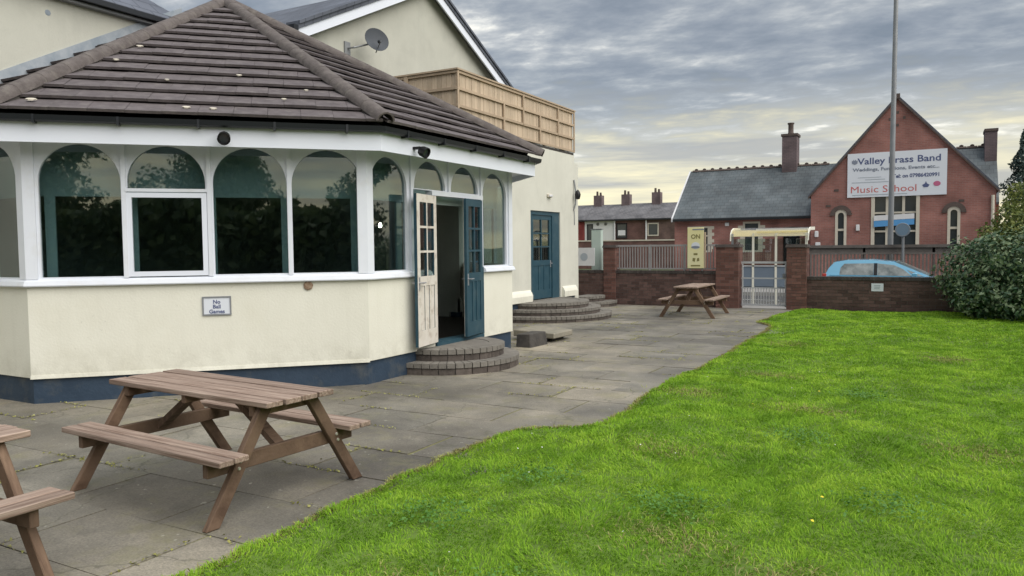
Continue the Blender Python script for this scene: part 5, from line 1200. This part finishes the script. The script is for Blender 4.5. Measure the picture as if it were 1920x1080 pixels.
for a_, b_, z0, z1 in ops[:2]:
    wd_ = part('window', MB().ext2d([rc(a_, a_+.09, z0, z1), rc(b_-.09, b_, z0, z1), rc(a_+.09, b_-.09, z1-.09, z1), rc(a_+.09, b_-.09, z0, z0+.09), rc(a_+.09, b_-.09, z1-.52, z1-.45)], (0, WY, 0), (1, 0, 0), (0, 0, 1), (0, -1, 0), -.10, .0), M['stone_trim'], sc)
    part('pane', MB().box(a_+.09, b_-.09, WY+.08, WY+.10, z0+.09, z1-.52), M['glass_far'], wd_); part('pane', MB().box(a_+.09, b_-.09, WY+.08, WY+.10, z1-.45, z1-.09), M['glass_far'], wd_)
    q_ = MB()
    for i in range(8):
        z = z0+i*.165; e_ = .24 if i % 2 else .13
        q_.box(a_-e_, a_, WY-.015, WY+.05, z, z+.16); q_.box(b_, b_+e_, WY-.015, WY+.05, z, z+.16)
    stuff(part('quoins', q_, M['stone_trim'], sc))
a_, b_ = ops[2][:2]; cx = (a_+b_)/2
part('doorway', MB().box(a_, b_, WY+.2, WY+.26, -.2, 2.05), M['room'], sc)
A = [(cx-.62*math.cos(PI*i/12), 1.98+.42*math.sin(PI*i/12)) for i in range(13)]; B_ = [(cx-.40*math.cos(PI*i/12), 1.98+.16*math.sin(PI*i/12)) for i in range(13)]
part('arch_stones', MB().ext2d([[A[i], A[i+1], B_[i+1], B_[i]] for i in range(12)], (0, WY, 0), (1, 0, 0), (0, 0, 1), (0, -1, 0), -.02, .06), M['sooty'], sc)
part('alarm_box', MB().box(-9.15, -8.95, WY-.08, WY-.002, 2.50, 2.68), M['board_white'], sc, bevel=.02)
# chimneys
chx = -6.55
ch = part('chimney', MB().box(chx-.36, chx+.36, WRY-.45, WRY+.45, WRZ-.5, 7.12), M['chim_brick'], sc); part('chimney_cap', MB().box(chx-.41, chx+.41, WRY-.5, WRY+.5, 7.12, 7.24), M['sooty'], ch)
part('chimney_pot', MB().lathe([(.15, 0), (.17, .05), (.135, .1), (.13, .5), (.17, .55), (.17, .6), (.11, .6), (.11, .3)], 14, (chx, WRY, 7.24)), M['sooty'], ch, smooth=True)
# right wing
part('roof', MB().hexa([(gXc, 39.4, 3.2), (2.5, 39.4, 3.2), (2.5, 42.2, 5.94), (gXc, 42.2, 5.94)], [(gXc, 39.4, 3.3), (2.5, 39.4, 3.3), (2.5, 42.2, 6.04), (gXc, 42.2, 6.04)]), M['slate_blue'], sc)
part('wall', MB().ext2d([[(39.5, -.3), (45, -.3), (45, 3.2), (42.2, 5.9), (39.5, 3.2)]], (2.5, 0, 0), (0, 1, 0), (0, 0, 1), (1, 0, 0), -.25, 0), M['school_brick_y'], sc)
for i in range(3): put('ridge_tile', rt, (.9+i*.44, 42.2, 6.06), sc)
ch = part('chimney', MB().box(2.02, 2.50, 41.4, 42.6, 4.3, 6.62), M['chim_brick'], sc); part('chimney_cap', MB().box(1.99, 2.53, 41.36, 42.64, 6.62, 6.74), M['sooty'], ch)
part('downpipe', MB().tube((gR-.12, SY-.08, -.2), (gR-.12, SY-.08, gE-.3), .06, .06, 8), M['stone_trim'], sc)

# ------------------------------------------------------------------ terrace of houses
TY = 90.; kt = TY/85.
tz = lambda z: 1.58+(z-1.58)*kt
xb = [v*kt for v in (-44.5, -40.3, -36.6, -32.85, -29.0, -21.5)]
spec = [('ter_red', 'red brick terraced house at the far left, half hidden by the cream wall'), ('ter_red', 'bright red terraced house beside the white rendered house'), ('ter_white', 'white rendered terraced house between two brick neighbours'), ('ter_brick', 'dark brick terraced house right of the white one'), ('ter_brick2', 'brown brick terraced house next to the school')]
ze, zrg = tz(4.68), tz(6.28)+.24
for i, (mk_, lab) in enumerate(spec):
    x0, x1 = xb[i], xb[i+1]; xm = (x0+x1)/2
    h_ = thing('terraced_house', lab, 'house', (xm, TY+3, 0), 0, 'row of terraced houses behind the street')
    zo = .03*(i % 2)
    part('wall', MB().box(x0+.01, x1-.01, TY, TY+7.5, GZ, ze), M[mk_], h_)
    rf = part('roof', MB().hexa([(x0+.005, TY-.3, ze-.1+zo), (x1-.005, TY-.3, ze-.1+zo), (x1-.005, TY+3.75, zrg+zo), (x0+.005, TY+3.75, zrg+zo)], [(x0+.005, TY-.3, ze+zo), (x1-.005, TY-.3, ze+zo), (x1-.005, TY+3.75, zrg+.1+zo), (x0+.005, TY+3.75, zrg+.1+zo)])
         .hexa([(x0+.005, TY+3.75, zrg+zo), (x1-.005, TY+3.75, zrg+zo), (x1-.005, TY+7.8, ze-.1+zo), (x0+.005, TY+7.8, ze-.1+zo)], [(x0+.005, TY+3.75, zrg+.1+zo), (x1-.005, TY+3.75, zrg+.1+zo), (x1-.005, TY+7.8, ze+zo), (x0+.005, TY+7.8, ze+zo)]), M['slate_ter'], h_)
    part('gutter', MB().box(x0+.02, x1-.02, TY-.42, TY-.3, ze-.2, ze-.08), M['gutter'], h_)
    if i >= 1:
        cxs = {1: -34.76*kt-3.9, 2: -34.76*kt, 3: -31.3*kt, 4: -27.64*kt}[i]
        if i == 1: cxs = -38.6*kt
        cz = tz(7.75) if i < 4 else tz(7.85)
        ch = part('chimney', MB().box((cxs:=cxs*1.0417)-.55, cxs+.55, TY+3.3, TY+4.2, zrg-.6, cz), M['chim_brick'], rf)
        part('chimney_pot', MB().tube((cxs-.2, TY+3.75, cz), (cxs-.2, TY+3.75, cz+.55), .16, .14, 8).tube((cxs+.25, TY+3.75, cz), (cxs+.25, TY+3.75, cz+.4), .16, .14, 8), M['sooty'], rf)
    ws_ = {2: [(-35.9, 2.9, .55, 2.4)], 3: [(-31.9, 3.3, 1.15, 1.6)], 4: [(-28.1, 3.4, 1.15, 1.3)], 1: [(-38.8, 3.3, 1.1, 1.4)], 0: []}[i]
    for wx, wz, w_, hh in ws_:
        wx *= kt; wz = tz(wz)
        wd_ = part('window', MB().ext2d([rc(wx-w_/2-.12, wx-w_/2, wz-hh/2, wz+hh/2), rc(wx+w_/2, wx+w_/2+.12, wz-hh/2, wz+hh/2), rc(wx-w_/2-.12, wx+w_/2+.12, wz+hh/2, wz+hh/2+.14), rc(wx-w_/2-.12, wx+w_/2+.12, wz-hh/2-.14, wz-hh/2)], (0, TY, 0), (1, 0, 0), (0, 0, 1), (0, -1, 0), .002, .08), M['stone_trim'] if i > 3 else M['room'], h_)
        part('pane', MB().box(wx-w_/2, wx+w_/2, TY-.04, TY-.004, wz-hh/2, wz+hh/2), M['glass_far'], wd_)
        if i == 3: part('blind', MB().box(wx-w_/2+.1, wx+w_/2-.1, TY-.06, TY-.045, wz-hh*.35, wz+hh*.05), M['board_white'], wd_)
    if i == 2:
        for wx in (-34.9, -33.9): part('vent_hole', MB().tube((wx*kt, TY-.05, tz(4.15)), (wx*kt, TY-.004, tz(4.15)), .2, .2, 10), M['glass_far'], h_)
    if i >= 3: part('downpipe', MB().tube((x0+.1, TY-.12, GZ), (x0+.1, TY-.12, ze-.2), .09, .09, 6), M['board_white'], h_)
yw = thing('yard_wall', 'brick yard wall in front of the terraced houses', 'wall', (-30, 60, GZ))
part('wall', MB().box(-40, -14, 60, 60.25, GZ, 1.95), M['ter_brick'], yw); part('coping', MB().box(-40, -14, 59.95, 60.3, 1.95, 2.05), M['stone_trim'], yw)

# ------------------------------------------------------------------ shrubs and trees
def stems(parent, pts, r0, m_):
    for p, q_ in pts: part('stem', MB().tube(p, q_, r0, r0*.4, 7), m_, parent)
lb = thing('laurel_bush', 'large dark glossy laurel bush at the end of the brick wall', 'bush', (1.6, 18.6, 0))
blobs = [(1.15, 18.55, .75, .95, .85, .75), (.75, 18.85, .95, .72, .6, .75), (1.5, 18.4, 1.25, .95, .8, .62), (2.2, 18.0, .8, .9, .95, .85), (2.3, 18.3, 1.4, .95, .9, .6), (3.0, 17.4, .8, .9, .9, .85), (1.0, 18.2, .42, .7, .55, .45), (1.75, 17.6, .45, .7, .5, .48), (2.6, 17.0, .5, .7, .6, .5)]
C, d = blob_points(blobs, 19000); ok = C[:, 2] > .03; C = C[ok]; d = d[ok]
o = leaf_cloud('foliage', C-np.array([1.6, 18.6, 0]), d+np.array([0, 0, .35]), .065+.09*np.random.rand(len(C))**2, M['laurel'], lb, .48, .3, .55); stuff(o)
stems(lb, [((1.5+i*.25, 18.5-i*.15, 0), (1.0+i*.5, 18.6-i*.3, 1.3)) for i in range(4)], .04, M['bark'])
ys_ = thing('yellow_shrub', 'tall yellow green shrub rising behind the laurel bush', 'shrub', (2.1, 20.6, 0))
blobs = [(1.75, 20.3, 1.7, .45, .5, .5), (2.2, 20.4, 2.0, .55, .5, .6), (2.45, 20.6, 2.5, .55, .5, .55), (2.1, 20.5, 1.1, .7, .6, .9), (2.8, 20.5, 2.1, .6, .6, .7), (2.0, 20.3, 2.35, .35, .3, .35), (3.1, 20.4, 2.6, .6, .5, .5), (1.3, 20.1, 1.55, .45, .4, .35), (1.75, 19.9, 2.05, .4, .4, .35), (1.15, 19.3, 1.72, .35, .4, .33), (1.45, 19.25, 2.05, .36, .4, .4), (1.5, 18.95, 1.62, .3, .35, .4), (1.65, 19.5, 2.5, .36, .4, .38)]
C, d = blob_points(blobs, 11000); stuff(leaf_cloud('foliage', C-np.array([2.1, 20.6, 0]), d+np.array([0, 0, .4]), .06+.05*np.random.rand(len(C)), M['yellow_leaf'], ys_, .5, .3, .7))
stems(ys_, [((2.1, 20.6, 0), (1.8, 20.4, 1.9)), ((2.1, 20.6, 0), (2.5, 20.5, 2.6)), ((2.15, 20.6, 0), (2.9, 20.5, 2.3))], .05, M['bark'])
def conifer(x, y, h, r, n_, label, m_, group):
    t = thing('conifer_tree', label, 'tree', (x, y, GZ), 0, group)
    part('trunk', MB().tube((x, y, GZ), (x, y, GZ+h*.95), r*.09, .02, 8), M['bark'], t)
    k = np.random.rand(n_)**.75; a_ = np.random.rand(n_)*2*PI; tier = np.sin(k*34)*.5+.5
    rr = r*(1-k)**.8*(.55+.45*tier)*np.sqrt(.25+.75*np.random.rand(n_))*(1+.22*np.sin(a_*3+k*9))
    C = np.stack([rr*np.cos(a_), rr*np.sin(a_), h*(.12+.88*k)-rr*.25], 1)
    d = np.stack([np.cos(a_), np.sin(a_), np.full(n_, .5)], 1)
    stuff(leaf_cloud('crown', C, d, .16+.16*np.random.rand(n_), m_, t, .4, .3, .6))
conifer(4.3, 50., 8.0, 2.3, 4200, 'tall blue green conifer rising right of the school chimney', M['conifer'], 'conifers right of the school')
conifer(6.4, 53., 9.6, 2.6, 3400, 'taller conifer at the right edge of the photo behind the school', M['conifer'], 'conifers right of the school')
def broad(x, y, h, r, n_, label, m_, group, leaf=.3, cat='tree', low=.42):
    t = thing('broadleaf_tree', label, cat, (x, y, GZ), 0, group)
    part('trunk', MB().tube((0, 0, 0), (.1, 0, h*.45), r*.10, r*.06, 9), M['bark'], t, world=False)
    B = []
    rs_ = np.random.RandomState(int(abs(x*7+y*13)))
    for i in range(11):
        a_ = rs_.rand()*2*PI; q_ = rs_.rand()*.62*r; s_ = r*(.30+.25*rs_.rand())
        c = (q_*math.cos(a_), q_*math.sin(a_), h*(low+(.9-low)*rs_.rand())); B.append((*c, s_, s_, s_*.8))
        if i < 6: part('limb', MB().tube((.1, 0, h*.40), (c[0]*.8, c[1]*.8, c[2]), r*.04, r*.012, 6), M['bark'], t, world=False)
    C, d = blob_points(B, n_)
    stuff(leaf_cloud('crown', C, d+np.array([0, 0, .3]), leaf*(.6+.8*np.random.rand(n_)), m_, t, .6, .3, .7))
# unseen hedge behind the viewer, added to darken reflections in the window glass
hg = thing('hedge', 'unseen hedge added beyond the lawn to darken the window reflections', 'hedge', (10, -10, GZ))
C = []; d = []
pth = [(-16, -19), (-6, -18), (3, -15.5), (8.5, -9), (9.5, -2), (8.5, 6), (6.2, 19)]
for (xa, ya), (xb_, yb2) in zip(pth[:-1], pth[1:]):
    n_ = 3600; t_ = np.random.rand(n_); w_ = np.random.normal(0, .45, n_); L_ = math.hypot(xb_-xa, yb2-ya)
    nx_, ny_ = -(yb2-ya)/L_, (xb_-xa)/L_
    h_ = 3.3+.35*np.sin(t_*9+xa); z_ = h_*np.random.rand(n_)**.8
    C.append(np.stack([xa+(xb_-xa)*t_+nx_*w_, ya+(yb2-ya)*t_+ny_*w_, z_], 1)); d.append(np.tile([nx_, ny_, .3], (n_, 1)))
    part('hedge_core', MB().hexa([(xa-nx_*.3, ya-ny_*.3, GZ), (xb_-nx_*.3, yb2-ny_*.3, GZ), (xb_+nx_*.3, yb2+ny_*.3, GZ), (xa+nx_*.3, ya+ny_*.3, GZ)], [(xa-nx_*.3, ya-ny_*.3, 2.8), (xb_-nx_*.3, yb2-ny_*.3, 2.8), (xb_+nx_*.3, yb2+ny_*.3, 2.8), (xa+nx_*.3, ya+ny_*.3, 2.8)]), M['leaf_dark'], hg)
stuff(leaf_cloud('foliage', np.concatenate(C)-np.array([10, -10, GZ]), np.concatenate(d), .30+.25*np.random.rand(3600*6), M['leaf_dark'], hg, .6, .3, .7))
# trees behind the viewer, seen only as reflections in the window glass
for i, (x, y, h, r) in enumerate(((5, -19, 8.5, 4.2), (11, -15, 7.0, 4.0), (17, -10, 9, 4.2), (-1, -22, 7.0, 3.8), (20, -3, 7.5, 4.0), (-8, -23, 8, 4.2), (20, 6, 7, 3.8), (12, 8, 7.5, 3.6))):
    broad(x, y, h, r, 14000, 'leafy tree on the far side of the lawn, reflected in the conservatory windows', M['leaf_dark'], 'trees reflected in the windows', .22, low=.3)
for i, (x, y, h, r) in enumerate(((10.5, 15, 7.5, 3.4), (9.5, 21, 7.2, 3.2), (12, 25.5, 8.0, 3.8), (16, 31, 9., 4.2), (13.5, 19, 9, 3.8))):
    broad(x, y, h, r, 9000, 'leafy tree beyond the right side of the lawn, reflected in the conservatory windows', M['leaf_dark'], 'trees reflected in the right hand windows', .34, low=.22)
print('slabs', nx, 'tiles', ntile, 'objects', len(bpy.data.objects))
